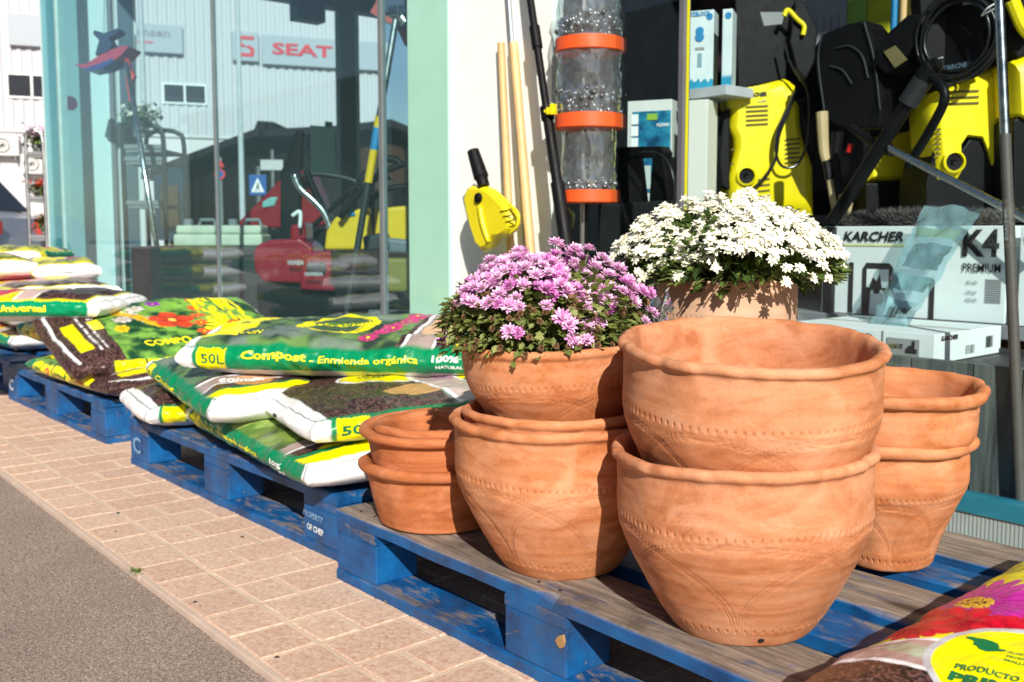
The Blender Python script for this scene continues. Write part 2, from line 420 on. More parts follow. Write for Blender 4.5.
#PART2
# ------------------------------------------------------------------ pallets
def board(c, d, seed, n=20, amp=.0016, chip=.25, nails=False):
    """rough sawn board: long axis is the longest of d; returns mesh with the topmask attribute"""
    r = random.Random(seed); L = 0 if d[0] > d[1] else 1
    w = d[1-L]; nw = 4; vs = []; top = []
    ring = []
    hw, ht = w/2, d[2]/2; bv = .004
    prof = [(-hw, -ht), (-hw, ht-bv), (-hw+bv, ht)]+[(-hw+bv+(w-2*bv)*k/nw, ht) for k in range(1, nw)]+[(hw-bv, ht), (hw, ht-bv), (hw, -ht)]
    m = len(prof); cc = [r.uniform(0, 50) for _ in range(3)]
    for i in range(n+1):
        x = -d[L]/2+d[L]*i/n+(0 if 0 < i < n else r.uniform(-.002, .002))
        e = mnoise.noise((x*9+cc[0], 0, cc[1]))*amp*2.2; e2 = mnoise.noise((x*9+cc[2], 5, cc[1]))*amp*2.2
        ch = max(0, mnoise.noise((x*14, cc[1], 3))-.25)*chip*.06; ch2 = max(0, mnoise.noise((x*14, cc[2], 9))-.25)*chip*.06
        for k, (y, z) in enumerate(prof):
            zz = z+(mnoise.noise((x*5, y*14, cc[0]))*amp if z > 0 else 0); yy = y
            if k <= 2: yy += e; 
            if k >= m-3: yy += e2
            if k in (1, 2): yy += ch*(1 if k == 2 else .2); zz -= ch*.6 if k == 1 else 0
            if k in (m-2, m-3): yy -= ch2*(1 if k == m-3 else .2); zz -= ch2*.6 if k == m-2 else 0
            vs.append((x, yy, zz) if L == 0 else (-yy, x, zz)); top.append(1.0 if (2 <= k <= m-3) else (.0))
    fs = [(i*m+k, i*m+k+1, (i+1)*m+k+1, (i+1)*m+k) for i in range(n) for k in range(m-1)]
    fs += [((i+1)*m, (i+1)*m+m-1, i*m+m-1, i*m) for i in range(n)]
    fs += [tuple(range(m))[::-1], tuple(n*m+k for k in range(m))]
    me = bpy.data.meshes.new('board'); me.from_pydata([(a+c[0], b+c[1], z+c[2]) for a, b, z in vs], [], fs)
    at = me.attributes.new('topmask', 'FLOAT', 'POINT'); at.data.foreach_set('value', top)
    bm = bmesh.new(); bm.from_mesh(me); bmesh.ops.recalc_face_normals(bm, faces=bm.faces)
    if nails:          # driven nail heads belong to the board
        for bx in (.05, .10, .58, .63, 1.11, 1.16):
            for fy in ((-.3, .3) if w > .12 else (0,)):
                q = [bm.verts.new((c[0]-.6+bx+r.uniform(-.01, .01)*0+.0034*math.cos(k*PI/4), c[1]+fy*w+.0034*math.sin(k*PI/4), c[2]+ht+.0022)) for k in range(8)]
                bm.faces.new(q).material_index = 1
    bm.to_mesh(me); bm.free()
    return me
NAIL = plain('rusty_nail', (.05, .03, .02), .6, .5)
def pallet(x, y, rz, label, tops=(1, 0, 1, 0, 1), sd=0):
    root = empty('pallet', (x, y, .002), rz, label, 'pallet', 'blue wooden pallets in a row along the shop front')
    W = [(0, .145), (.186, .286), (.3275, .4725), (.514, .614), (.655, .8)]
    for k, (a, b) in enumerate(W):
        link('deck_board', board((.6, (a+b)/2, .133), (1.2, b-a, .022), sd+k, 30, .0022, .8, True), [PW if tops[k] else PB, NAIL], root)
    for k, a in enumerate((0, .5275, 1.055)):
        link('stringer_board', board((a+.0725, .4, .111), (.143, .796, .0215), sd+10+k, 14), PBL, root)
        for j, (p, q) in enumerate(((0.001, .1), (.3275, .4725), (.7, .799))):
            m = MB(); m.bb((a+.001, p, .0222), (a+.144, q, .1)); me = m.mesh('block', .004, 2)
            me.attributes.new('topmask', 'FLOAT', 'POINT')
            bl = link('block', me, PBL, root)
            if k == 2: bl['label'] = 'scuffed blue end block'
    for k, (p, q) in enumerate(((0, .1), (.3275, .4725), (.7, .8))):
        link('bottom_board', board((.6, (p+q)/2, .011), (1.2, q-p, .022), sd+20+k, 24, .0018, .6), PB, root)
    return root
TH = YAW
p0 = pallet(-5.84, 1.06, 0, 'far blue pallet under the leftmost pile of bags', (0, 0, 1, 0, 1), 300)
p1 = pallet(-4.54, 1.026, TH-.8368-.02, 'blue pallet under the colourful flower-printed bags at the left, white letter on its block', (0, 1, 0, 1, 0), 100)
p2 = pallet(-3.01, 1.012, TH-.8509-.0, 'middle blue pallet carrying the green and white compost bags', (0, 0, 1, 0, 0), 40)
p3 = pallet(-1.725, .985, TH-.8786+.02, 'nearest blue pallet with worn grey boards carrying the terracotta pots', (1, 0, 1, 0, 1), 7)
STEN = plain('stencil_white', (.62, .68, .74), .8, var=.5)
STEN2 = plain('stencil_pale_blue', (.20, .38, .60), .8, var=.5)
text('PROPERTY', (1.058, -.0012, .074), (1, 0, -.03), (0, 0, 1), .085, .014, STEN2, p2, W=False, shear=.3)
text('OF CHEP', (1.075, -.0012, .045), (1, 0, -.03), (0, 0, 1), .072, .015, STEN, p2, W=False, bold=.05)
text('C', (.03, -.0012, .042), (1, 0, 0), (0, 0, 1), .06, .05, STEN, p1, W=False, bold=.03)
text('C', (.03, -.0012, .042), (1, 0, 0), (0, 0, 1), .06, .05, STEN2, p2, W=False, bold=.02)
# broken splinter of bare wood showing on the block of the nearest pallet
g = MB(); g.prism([(.656, .088), (.668, .094), (.671, .083), (.668, .074), (.661, .070), (.655, .073), (.650, .080), (.653, .083)], (0, .0015, 0), (1, 0, 0), (0, 0, 1), .003)
g.build('bare_wood_chip', plain('bare_wood', (.42, .24, .10), .9, var=.4), p3)

# ------------------------------------------------------------------ pots
def fbm(x, seed, octs=4):      # periodic 1-d noise over x in 0..1
    r = np.random.default_rng(seed); y = 0
    for o in range(octs):
        n = 3*2**o; k = np.arange(1, 4)
        ph = r.uniform(0, 2*PI); y = y+np.sin(2*PI*x*(n+r.integers(0, 3))+ph)/(1.6**o)
    return y/2
def pot_mesh(name, prof, seed, ns=640, crimp=.0, ncr=26, dots=(), arcs=None, lip=None, tilt=0):
    """prof: (r, z, rimweight) control points outer base -> rim -> inner floor"""
    pr = []
    for i in range(len(prof)-1):
        a, b = prof[i], prof[i+1]; L = math.hypot(a[0]-b[0], a[1]-b[1]); n = max(2, int(L/.0022))
        if prof[i][0] == 0 or prof[i+1][0] == 0: n = 6
        if i > lip: n = max(2, n//3)
        for k in range(n): t = k/n; pr.append([a[j]+(b[j]-a[j])*t for j in range(3)]+[i])
    pr.append(list(prof[-1])+[len(prof)-1])
    pr = np.array(pr); sm = pr.copy()
    for _ in range(3):
        s2 = sm.copy(); s2[1:-1, :3] = (sm[:-2, :3]+sm[2:, :3]+2*sm[1:-1, :3])/4; s2[sm[:, 0] < .004] = sm[sm[:, 0] < .004]; sm = s2
    R, Z, Wt, seg = sm.T; nr = len(R); th = np.linspace(0, 1, ns, endpoint=False)
    T = th[None, :]*2*PI; RR = np.repeat(R[:, None], ns, 1); ZZ = np.repeat(Z[:, None], ns, 1)
    WW = Wt[:, None]
    lo = fbm(th, seed, 3)*.0035; RR = RR+lo[None, :]*(.35+.65*Z[:, None]/max(Z))*np.where(R[:, None] > .01, 1, 0)
    # hand-pressed rim: irregular pinches
    rg = np.random.default_rng(seed+5)
    if crimp:
        c = np.sort((np.arange(ncr)+rg.uniform(-.35, .35, ncr))/ncr); amp = rg.uniform(.25, 1.25, ncr)
        d = (th[:, None]-c[None, :]+.5) % 1-.5; wdt = .22/ncr
        pinch = (amp*np.exp(-(d/wdt)**2)).sum(1); slope = (amp*np.exp(-(d/(wdt*1.6))**2)*(d/wdt)).sum(1)
        RR -= WW*crimp*(.9*pinch+.5*slope)[None, :]; ZZ += WW*(crimp*.45*(fbm(th, seed+2, 4))-crimp*.35*pinch)[None, :]
    else:
        ZZ += WW*.0012*fbm(th, seed+2, 3)[None, :]
    ZZ += (.004*np.cos(T+seed))*np.clip(Z[:, None]/max(Z), 0, 1)**4
    # faint throwing rings
    RR += np.where(R[:, None] > .02, .00028*np.sin(ZZ*260+seed)*np.cos(ZZ*97), 0)
    G = np.zeros_like(RR); outer = (seg <= lip)[:, None]
    for zd, nd, st in dots:
        zz = zd+.0012*np.sin(T*3+seed)
        ph = (th*nd) % 1-.5; dx = ph*2*PI*np.interp(zd, Z[:nr//3], R[:nr//3])/nd
        m = np.exp(-((dx[None, :]/.0015)**2+((ZZ-zz)/.0027)**2)**1.5)*outer
        RR -= m*.0022*st; G += m*.9*st
        rl = np.exp(-((ZZ-zz-.005)/.001)**2)*outer; G += rl*.10*st
    if arcs:
        zl, zh, na = arcs
        for off in (0, .5):
            for dl in (0, .0042, .0075):
                x = (th*na+off+.07*np.sin(T[0]*2+seed)) % 1; za = zl+(zh-zl-dl)*np.sqrt(np.clip(1-(2*x-1)**2/(1-dl*6)**2, 0, 1))
                slope = np.clip(np.abs(np.gradient(za))*ns/(2*PI*.15), 0, 12)
                m = np.exp(-((ZZ-za[None, :])/(.0007*np.sqrt(1+slope**2))[None, :])**2)*outer*(za > zl+.001)[None, :]
                RR -= m*.0015; G += m*.9
    V = np.stack([RR*np.cos(T), RR*np.sin(T), ZZ], -1).reshape(-1, 3)
    i = np.arange(nr-1)[:, None]*ns; j = np.arange(ns)[None, :]; j2 = (j+1) % ns
    F = np.stack([i+j, i+j2, i+ns+j2, i+ns+j], -1).reshape(-1, 4)
    me = bpy.data.meshes.new(name); me.vertices.add(len(V)); me.vertices.foreach_set('co', V.ravel())
    me.loops.add(F.size); me.loops.foreach_set('vertex_index', F.ravel().astype(np.int32))
    me.polygons.add(len(F)); me.polygons.foreach_set('loop_start', np.arange(len(F))*4)
    me.update(calc_edges=True); me.validate()
    at = me.attributes.new('groove', 'FLOAT', 'POINT'); at.data.foreach_set('value', np.clip(G, 0, 1.5).ravel())
    me.shade_smooth(); return me
def profA(s=1.0, H=.262, rim=.1855):
    w = rim-.0085
    return [(.0, 0, 0), (.094*s, 0, 0), (.101*s, .003, 0), (.1185*s, .030*s, 0), (.1345*s, .059*s, 0), (.151*s, .092*s, 0), (.1655*s, .123*s, 0), (.1755*s, .152*s, 0), ((w+.0008)*s, .172*s, 0), (w*s, .2*s, 0), (w*s, (H-.020)*s, .1), (w*s+.002, (H-.0165)*s, .8), ((rim-.0005)*s, (H-.013)*s, 1), (rim*s, (H-.006)*s, 1), ((rim-.004)*s, H*s, 1), ((rim-.014)*s, (H+.0005)*s, 1), ((rim-.020)*s, (H-.006)*s, .7), ((rim-.0225)*s, (H-.03)*s, .1), ((rim-.021)*s, .190*s, 0), (.158*s, .150*s, 0), (.094*s, .016, 0), (0, .014, 0)]
potA = pot_mesh('pot', profA(), 3, 720, .0029, 25, ((.1745, 98, 1.25), (.031, 62, 1.0)), (.034, .168, 3), 13)
potA2 = pot_mesh('pot', profA(), 11, 720, .0034, 22, ((.1735, 96, 1.25), (.030, 60, 1.0)), (.034, .166, 3), 13)
potS = pot_mesh('pot', profA(.765), 21, 480, .003, 22, ((.133, 80, .8), (.022, 50, .6)), (.026, .126, 3), 13)
def profM2():
    return [(.0, 0, 0), (.07, 0, 0), (.080, .004, 0), (.112, .06, 0), (.138, .103, 0), (.155, .132, 0), (.1605, .150, 0), (.1625, .17, 0), (.1635, .190, .1), (.1645, .193, .8), (.1685, .196, 1), (.169, .204, 1), (.165, .209, 1), (.157, .2095, 1), (.152, .204, .7), (.150, .18, .1), (.149, .165, 0), (.10, .07, 0), (.07, .014, 0), (0, .013, 0)]
potM = pot_mesh('pot', profM2(), 31, 640, .0022, 20, ((.148, 90, .9), (.02, 50, .6)), (.03, .138, 3), 12)
def profR():
    return [(.0, 0, 0), (.066, 0, 0), (.0725, .004, 0), (.086, .045, 0), (.108, .095, 0), (.122, .122, 0), (.1275, .136, 0), (.129, .15, 0), (.1285, .183, .1), (.130, .187, .8), (.139, .190, 1), (.1435, .198, 1), (.1415, .206, 1), (.134, .2085, 1), (.124, .205, 1), (.117, .195, .5), (.115, .17, 0), (.112, .14, 0), (.065, .02, 0), (0, .014, 0)]
potR = pot_mesh('pot', [(r_, z_*1.09, w_) for r_, z_, w_ in profR()], 41, 560, .0034, 13, ((.138, 78, 1.1), (.022, 50, 1)), (.028, .128, 3), 13)
def profB():
    return [(.0, 0, 0), (.112, 0, 0), (.1165, .003, 0), (.121, .02, 0), (.1295, .05, 0), (.1375, .09, 0), (.140, .0955, .3), (.149, .0965, .6), (.1545, .101, .6), (.1555, .107, .6), (.1525, .1125, .6), (.145, .115, .6), (.135, .114, .5), (.1285, .108, .3), (.125, .09, 0), (.109, .016, 0), (0, .014, 0)]
potB = pot_mesh('pot', [(r_, z_*1.08, w_) for r_, z_, w_ in profB()], 51, 480, 0, 20, (), None, 10)
potB3 = pot_mesh('pot', [(r*.885 if r else 0, z, w_) for r, z, w_ in profB()], 52, 420, 0, 20, (), None, 10)
def pot(me, mat, x, y, z, rz, label, tx=0, ty=0, group='terracotta pots on the nearest pallet'):
    if not me.materials: me.materials.append(mat); m2 = me
    else: m2 = me
    o = bpy.data.objects.new('terracotta_pot', m2); COL.objects.link(o)
    if me.materials[0] != mat:
        o.material_slots[0].link = 'OBJECT'; o.material_slots[0].material = mat
    o.location = (x, y, z)
    o.rotation_euler = (Matrix.Rotation(tx, 3, RIGHT) @ Matrix.Rotation(-ty, 3, VIEW) @ Matrix.Rotation(rz, 3, 'Z')).to_euler()
    tag(o, label, 'pot', group); return o
DZ = .1465
LX, LY = -.8445, 1.1475
MX, MY = -1.202, 1.124
pot(potA, TERRA, LX, LY, DZ, 2.2, 'large peach terracotta pot on the boards, holding the biggest empty pot', .02, .03)
pot(potA2, TERRA, LX+.001, LY, DZ+.150, .9, 'biggest empty terracotta pot with a crimped rim, nested on top of the front stack', .072, .0)
pot(potA2, TERRA3, MX, MY, DZ, 3.9, 'large terracotta pot standing on the boards under the pink flower pot', .04, .02)
pot(potM, TERRA3, MX, MY, DZ+.064, .4, 'terracotta pot of which only the rim shows inside the large pot below the pink flowers')
PFX, PFY, PFZ = MX-.006, MY+.008, DZ+.176
pot(potM, TERRA3, PFX, PFY, PFZ, 3.0, 'terracotta pot planted with pink chrysanthemums', .02, .06)
RX, RY = -.8445, 1.551
pot(potR, TERRA3, RX, RY, DZ, 1.0, 'smaller terracotta pot at the back right of the pallet, bottom of its stack of two', 0.01, 0.04)
pot(potR, TERRA3, RX+.002, RY, DZ+.087, 3.1, 'smaller empty terracotta pot nested on top at the back right', .075, .0)
BX, BY = -1.5373, 1.1086
pot(potB, TERRA2, BX, BY, DZ, 0, 'plain low orange terracotta pot at the left end of the pallet, bottom of its stack')
pot(potB, TERRA2, BX-.002, BY, DZ+.068, 2, 'plain low orange terracotta pot with a rolled rim, nested second in the left stack', .01, -.01)
pot(potB3, TERRA2, BX+.008, BY+.008, DZ+.068+.0135, 1, 'narrower orange terracotta pot sunk inside the rim of the left stack', .0, .0)
WX, WY = -1.205, 1.565
for k in range(3):
    pot(potS, TERRA, WX, WY, DZ+.083*k, k*1.3, ('bottom', 'second', 'third')[k]+' terracotta pot of the nested stack hidden under the white flower pot')
WZ = DZ+.083*3+.020
pot(potS, plain('terracotta_pale', (.60, .38, .25), .85, var=.25, bs=.2), WX, WY, WZ, 2.0, 'pale terracotta pot planted with white chrysanthemums', 0, 0)
# small drainage hole of the front pot
g = MB(); a = math.atan2(-.62, .78)-.02
hp = Vector((math.cos(a)*.1095, math.sin(a)*.1095, .0165)); hn = Vector((math.cos(a), math.sin(a), -.3)).normalized()
g.lathe([(0, .0012), (.0035, .001), (.0045, 0)], hp, 12, rot=hn.to_track_quat('Z', 'Y').to_matrix())
dh = g.build('drain_hole', plain('hole_dark', (.01, .006, .004), .9), None)
pl_ = [o for o in COL.objects if o.get('label', '').startswith('large peach')][0]
dh.parent = pl_; dh.rotation_euler = (0, 0, -2.2)

# ------------------------------------------------------------------ plants
def leafmat(name, c1, c2, c3, rough=.55, tr=.25):
    m, nt, b = newmat(name); g = N(nt, 'NewGeometry')
    c = ramp(nt, g.outputs['Random Per Island'], [(0, c1), (.55, c2), (1, c3)])
    nt.links.new(c, b.inputs['Base Color']); b.inputs['Roughness'].default_value = rough
    t = N(nt, 'BsdfTranslucent'); nt.links.new(c, t.inputs[0]); mx = N(nt, 'MixShader'); mx.inputs[0].default_value = tr
    nt.links.new(b.outputs[0], mx.inputs[1]); nt.links.new(t.outputs[0], mx.inputs[2]); nt.links.new(mx.outputs[0], nt.nodes['Material Output'].inputs[0])
    return m
LEAFP = leafmat('mum_leaf_olive', (.10, .13, .025), (.18, .22, .05), (.34, .36, .12))
LEAFW = leafmat('mum_leaf_green', (.035, .07, .012), (.07, .13, .02), (.17, .24, .05))
DRYF = leafmat('wilted_bloom', (.13, .06, .025), (.24, .13, .06), (.34, .20, .11), .8)
PINK = leafmat('petal_pink', (.70, .28, .60), (.86, .50, .77), (.95, .76, .88), .7, .2)
PINKD = leafmat('petal_magenta', (.54, .10, .46), (.74, .28, .64), (.86, .50, .76), .7, .2)
WHT = leafmat('petal_white', (.80, .78, .52), (.93, .91, .80), (.97, .96, .90), .8, .12)
STEM = plain('stem_green', (.12, .17, .04), .6, var=.3)
def leaf(g, p, d, n, L, w, mi=0):
    d = d.normalized(); s = d.cross(n)
    if s.length < 1e-4: s = Vector((1, 0, 0))
    s.normalize(); n = s.cross(d); cu = random.uniform(-.25, .15)
    q = [(0, 0, 0), (.18, .35, .02), (.35, .9, .05), (.45, .55, .02), (.62, 1, .0), (.72, .6, -.02), (1, 0, -.1)]
    c = [p+d*L*a+n*L*(z+cu*a*a) for a, b, z in q]
    vs = [p]+[c[i]+s*w*q[i][1] for i in range(1, 6)]+[c[6]]+[c[i]-s*w*q[i][1] for i in range(5, 0, -1)]+[c[3]-n*L*.06]
    k = len(vs)-1
    g.add(vs, [(i, (i+1) % k, k) for i in range(k)], mi)
def bloom_pom(g, c, ax, R, mi=0):
    ax = ax.normalized(); a = ax.orthogonal().normalized(); b = ax.cross(a)
    for ringi, (np_, el, rr) in enumerate(((13, .12, 1), (12, .5, .92), (9, .9, .8), (6, 1.3, .6))):
        for i in range(np_):
            th = 2*PI*(i+random.uniform(-.35, .35))/np_; e = el+random.uniform(-.15, .15)
            dr = (a*math.cos(th)+b*math.sin(th))*math.cos(e)+ax*math.sin(e); sd_ = dr.cross(ax); sd_ = (sd_.normalized() if sd_.length > .01 else a)*R*.17
            L = R*rr*random.uniform(.8, 1.1); o = c-ax*R*.25
            mid = o+dr*L*.65+ax*R*.03
            g.add([o, mid+sd_, o+dr*L+ax*L*.12+sd_*.5, o+dr*L*1.06+ax*L*.12, o+dr*L+ax*L*.12-sd_*.5, mid-sd_], [(0, 1, 2, 3, 4, 5)], mi)
def bloom_daisy(g, c, ax, R, mi=0, n=9):
    ax = ax.normalized(); a = ax.orthogonal().normalized(); b = ax.cross(a)
    for ringi in range(2):
        for i in range(n-ringi*2):
            th = 2*PI*(i+random.uniform(-.3, .3)+ringi*.5)/(n-ringi*2); e = (.15, .75)[ringi]+random.uniform(-.3, .3)
            dr = (a*math.cos(th)+b*math.sin(th))*math.cos(e)+ax*math.sin(e); sd_ = dr.cross(ax); sd_ = (sd_.normalized() if sd_.length > .01 else a)*R*.20
            L = R*random.uniform(.75, 1.15)*(1, .75)[ringi]; nn = sd_.cross(dr).normalized()
            m1 = c+dr*L*.4+nn*L*.06; m2 = c+dr*L*.75
            g.add([c, m1+sd_, m2+sd_*.8, c+dr*L-nn*L*.1, m2-sd_*.8, m1-sd_], [(0, 1, 2, 3, 4, 5)], mi)
def mum(root, cx, cy, cz, rx, hz, nfl, R, kind, leafm, nleaf, lw, zlow=0.0, skirt=1.0, seed=1, cover=.25):
    """dome-shaped chrysanthemum: blossoms on the upper shell, leaves under it"""
    random.seed(seed); fb, fb2, lb, sb, db = MB(), MB(), MB(), MB(), MB()
    C = Vector((cx, cy, cz)); pts = []
    tries = 0
    while len(pts) < nfl and tries < 60000:
        tries += 1
        th = random.uniform(0, 2*PI); el = math.asin(random.uniform(cover, 1)) if random.random() < .93 else random.uniform(-.05, .5)
        bulge = 1+.10*math.sin(3*th+seed)+.07*math.sin(5*th+2*seed)+max(-.06, min(.05, random.gauss(0, .03)))
        p = C+Vector((math.cos(th)*math.cos(el)*rx*bulge, math.sin(th)*math.cos(el)*rx*bulge, math.sin(el)*hz*bulge))
        if any((p-q).length < R*(.85 if kind == 'pom' else .8) for q, _ in pts): continue
        nrm = Vector(((p-C).x/rx, (p-C).y/rx, (p-C).z/hz*1.2+.35)).normalized()
        pts.append((p, nrm))
    for p, nrm in pts:
        ax = (nrm+sd*.45+Vector([random.uniform(-.35, .35) for _ in range(3)])).normalized(); r = R*random.uniform(.75, 1.15)
        if kind == 'pom':
            if random.random() < .16 and (p.z-C.z) < hz*.6: bloom_pom(db, p, ax, r*.75)
            else: bloom_pom(fb if random.random() < .72 else fb2, p, ax, r)
        else: bloom_daisy(fb, p, ax, r)
        root_pt = C+Vector(((p-C).x*.25, (p-C).y*.25, -.03)); mid = C+Vector(((p-C).x*.7, (p-C).y*.7, (p-C).z*.45))
        sb.tube(spline([root_pt, mid, p-ax*r*.2], 3), [.0022]*3+[.0017]*3+[.0012], 4, caps=False)
        if kind == 'pom': sb.lathe([(0, 0), (r*.3, .003), (r*.38, .007)], p-ax*r*.45, 6, rot=ax.to_track_quat('Z', 'Y').to_matrix())
    for i in range(nleaf):
        th = random.uniform(0, 2*PI); s = random.random()**.45; el = random.uniform(-.25, 1.15)
        s = .55+.42*s
        p = C+Vector((math.cos(th)*math.cos(el)*rx*s*skirt, math.sin(th)*math.cos(el)*rx*s*skirt, math.sin(el)*hz*s*.95+zlow))
        if p.z < cz-.004 and (p.z < cz-.022 or random.random() < .8): continue
        out = Vector((math.cos(th), math.sin(th), random.uniform(-.8, .9)))+Vector([random.uniform(-.6, .6) for _ in range(3)])
        L = lw*random.uniform(.6, 1.25); leaf(lb, p, out, Vector((random.uniform(-.5, .5), random.uniform(-.5, .5), 1)), L, L*.32)
    for i in range(nfl//2):
        th = random.uniform(0, 2*PI); el = random.uniform(-.1, .5)
        p = C+Vector((math.cos(th)*math.cos(el)*rx, math.sin(th)*math.cos(el)*rx, math.sin(el)*hz))
        q = C+Vector((math.cos(th)*rx*.4, math.sin(th)*rx*.4, -.01))
        sb.tube([q, (p+q)/2+Vector((0, 0, .01)), p], .0014, 4, caps=False)
        if kind == 'pom': bloom_pom(db, p, (p-q), R*.42)
    fb.build('blossoms', PINK if kind == 'pom' else WHT, root, W=True)
    if fb2.v: fb2.build('magenta_blossoms', PINKD, root, W=True)
    if db.v: db.build('wilted_blossoms', DRYF, root, W=True)
    lb.build('leaves', leafm, root, W=True); sb.build('stems', STEM, root, W=True)
PZ = PFZ+.180
SOIL = plain('potting_soil', (.045, .028, .018), .95, var=.4, bs=1, bscale=80)
r = empty('pink_chrysanthemum', (PFX, PFY, PFZ+.17), 0, 'bushy pink chrysanthemum with some wilted brown heads, planted in the pot at the centre left', 'flowering plant')
g = MB(); g.lathe([(0, .012), (.09, .009), (.1475, 0)], (PFX, PFY, PFZ+.17), 40); g.build('soil', SOIL, r, W=True)
cP = Vector((PFX, PFY, PZ+.024))-RIGHT*.038
mum(r, cP.x, cP.y, cP.z, .174, .138, 300, .0136, 'pom', LEAFP, 3200, .022, .004, 1.0, 5, .46)
# crumpled clear wrapper on the right of the plant
a0 = math.atan2(RIGHT.y, RIGHT.x); nu, nv = 34, 16; g = MB(); vs = []
for i in range(nu):
    for k in range(nv):
        th = a0-.75+1.5*i/(nu-1); h = k/(nv-1)
        rr = .165+.012*h+.010*mnoise.noise((i*.55, k*.5, 3))+.006*mnoise.noise((i*1.3, k*1.4, 7))
        zt = .075*(.6+.5*mnoise.noise((i*.25, 1, 2))+.35*math.sin(PI*i/(nu-1)))
        vs.append((PFX+rr*math.cos(th), PFY+rr*math.sin(th), PFZ+.20+zt*h))
g.add(vs, [(i*nv+k, (i+1)*nv+k, (i+1)*nv+k+1, i*nv+k+1) for i in range(nu-1) for k in range(nv-1)])
g.build('clear_wrapper', FILM, r, W=True, smooth=True)
r = empty('white_chrysanthemum', (WX, WY, WZ+.16), 0, 'bushy white chrysanthemum planted in the pale pot behind the big empty pot', 'flowering plant')
g = MB(); g.lathe([(0, .01), (.08, .008), (.1175, 0)], (WX, WY, WZ+.16), 40); g.build('soil', SOIL, r, W=True)
cW = Vector((WX, WY, WZ+.205))+RIGHT*.012
mum(r, cW.x, cW.y, cW.z, .214, .142, 620, .0150, 'daisy', LEAFW, 2300, .026, .004, .96, 9, .30)
random.seed(11)
#PART3
# ------------------------------------------------------------------ printed bags
def vnoise(x, y, seed=0):
    r = np.random.default_rng(seed); T = r.random((64, 64)); xi = np.floor(x).astype(int); yi = np.floor(y).astype(int)
    fx = x-xi; fy = y-yi; fx = fx*fx*(3-2*fx); fy = fy*fy*(3-2*fy); g = lambda i, j: T[i % 64, j % 64]
    return (g(xi, yi)*(1-fx)+g(xi+1, yi)*fx)*(1-fy)+(g(xi, yi+1)*(1-fx)+g(xi+1, yi+1)*fx)*fy
def fb2(x, y, seed=0, o=4): return sum(vnoise(x*2**k, y*2**k, seed+k)/2**(k+1) for k in range(o))/(1-.5**o)
def lay(C, m, col):
    m = np.clip(m, 0, 1)[..., None]; col = np.asarray(col, float)
    C[:] = C*(1-m)+(col if col.ndim > 1 else col[None, :])*m
def ss(x, a, b): t = np.clip((x-a)/(b-a), 0, 1); return t*t*(3-2*t)
def band(x, a, b, e=.004): return ss(x, a-e, a+e)*(1-ss(x, b-e, b+e))
def disc(x, y, cx, cy, rx, ry, e=.04): return 1-ss(((x-cx)/rx)**2+((y-cy)/ry)**2, 1-e, 1+e)
def flower(C, x, y, cx, cy, R, n, col, core=(.8, .6, .02), seed=0, dark=.45):
    dx, dy = x-cx, y-cy; r = np.hypot(dx, dy)/R; th = np.arctan2(dy, dx)+seed
    pet = .62+.38*np.abs(np.cos(th*n/2))**.6+.08*vnoise(th*5+20, r*0+3, seed)
    m = 1-ss(r, pet-.06, pet+.02); shade = (.65+.35*np.abs(np.cos(th*n/2)))*(.55+.45*ss(r, 0, .7))
    lay(C, m, np.asarray(col)[None, :]*shade[..., None]*(1-dark*.3*vnoise(dx*300+50, dy*300+50, seed))[..., None])
    lay(C, 1-ss(r, .16, .2), core)
def soil(C, m, x, y, seed=1):
    n = fb2(x*300+9, y*300+9, seed, 3); n = ss(n, .15, .9); c = np.stack([.014+.20*n**2.2, .007+.100*n**2.2, .008+.085*n**2.2], -1); lay(C, m, c)
def leaves(C, m, x, y, seed=1, base=(.02, .12, .02), hi=(.12, .38, .05), sc=26):
    n = fb2(x*sc+5, y*sc+5, seed, 4); n = ss(n, .3, .7)[..., None]; lay(C, m, np.asarray(base)*(1-n)+np.asarray(hi)*n)
GREEN = (.0, .20, .075); YELL = (.86, .78, .0); WHI = (.84, .84, .86)
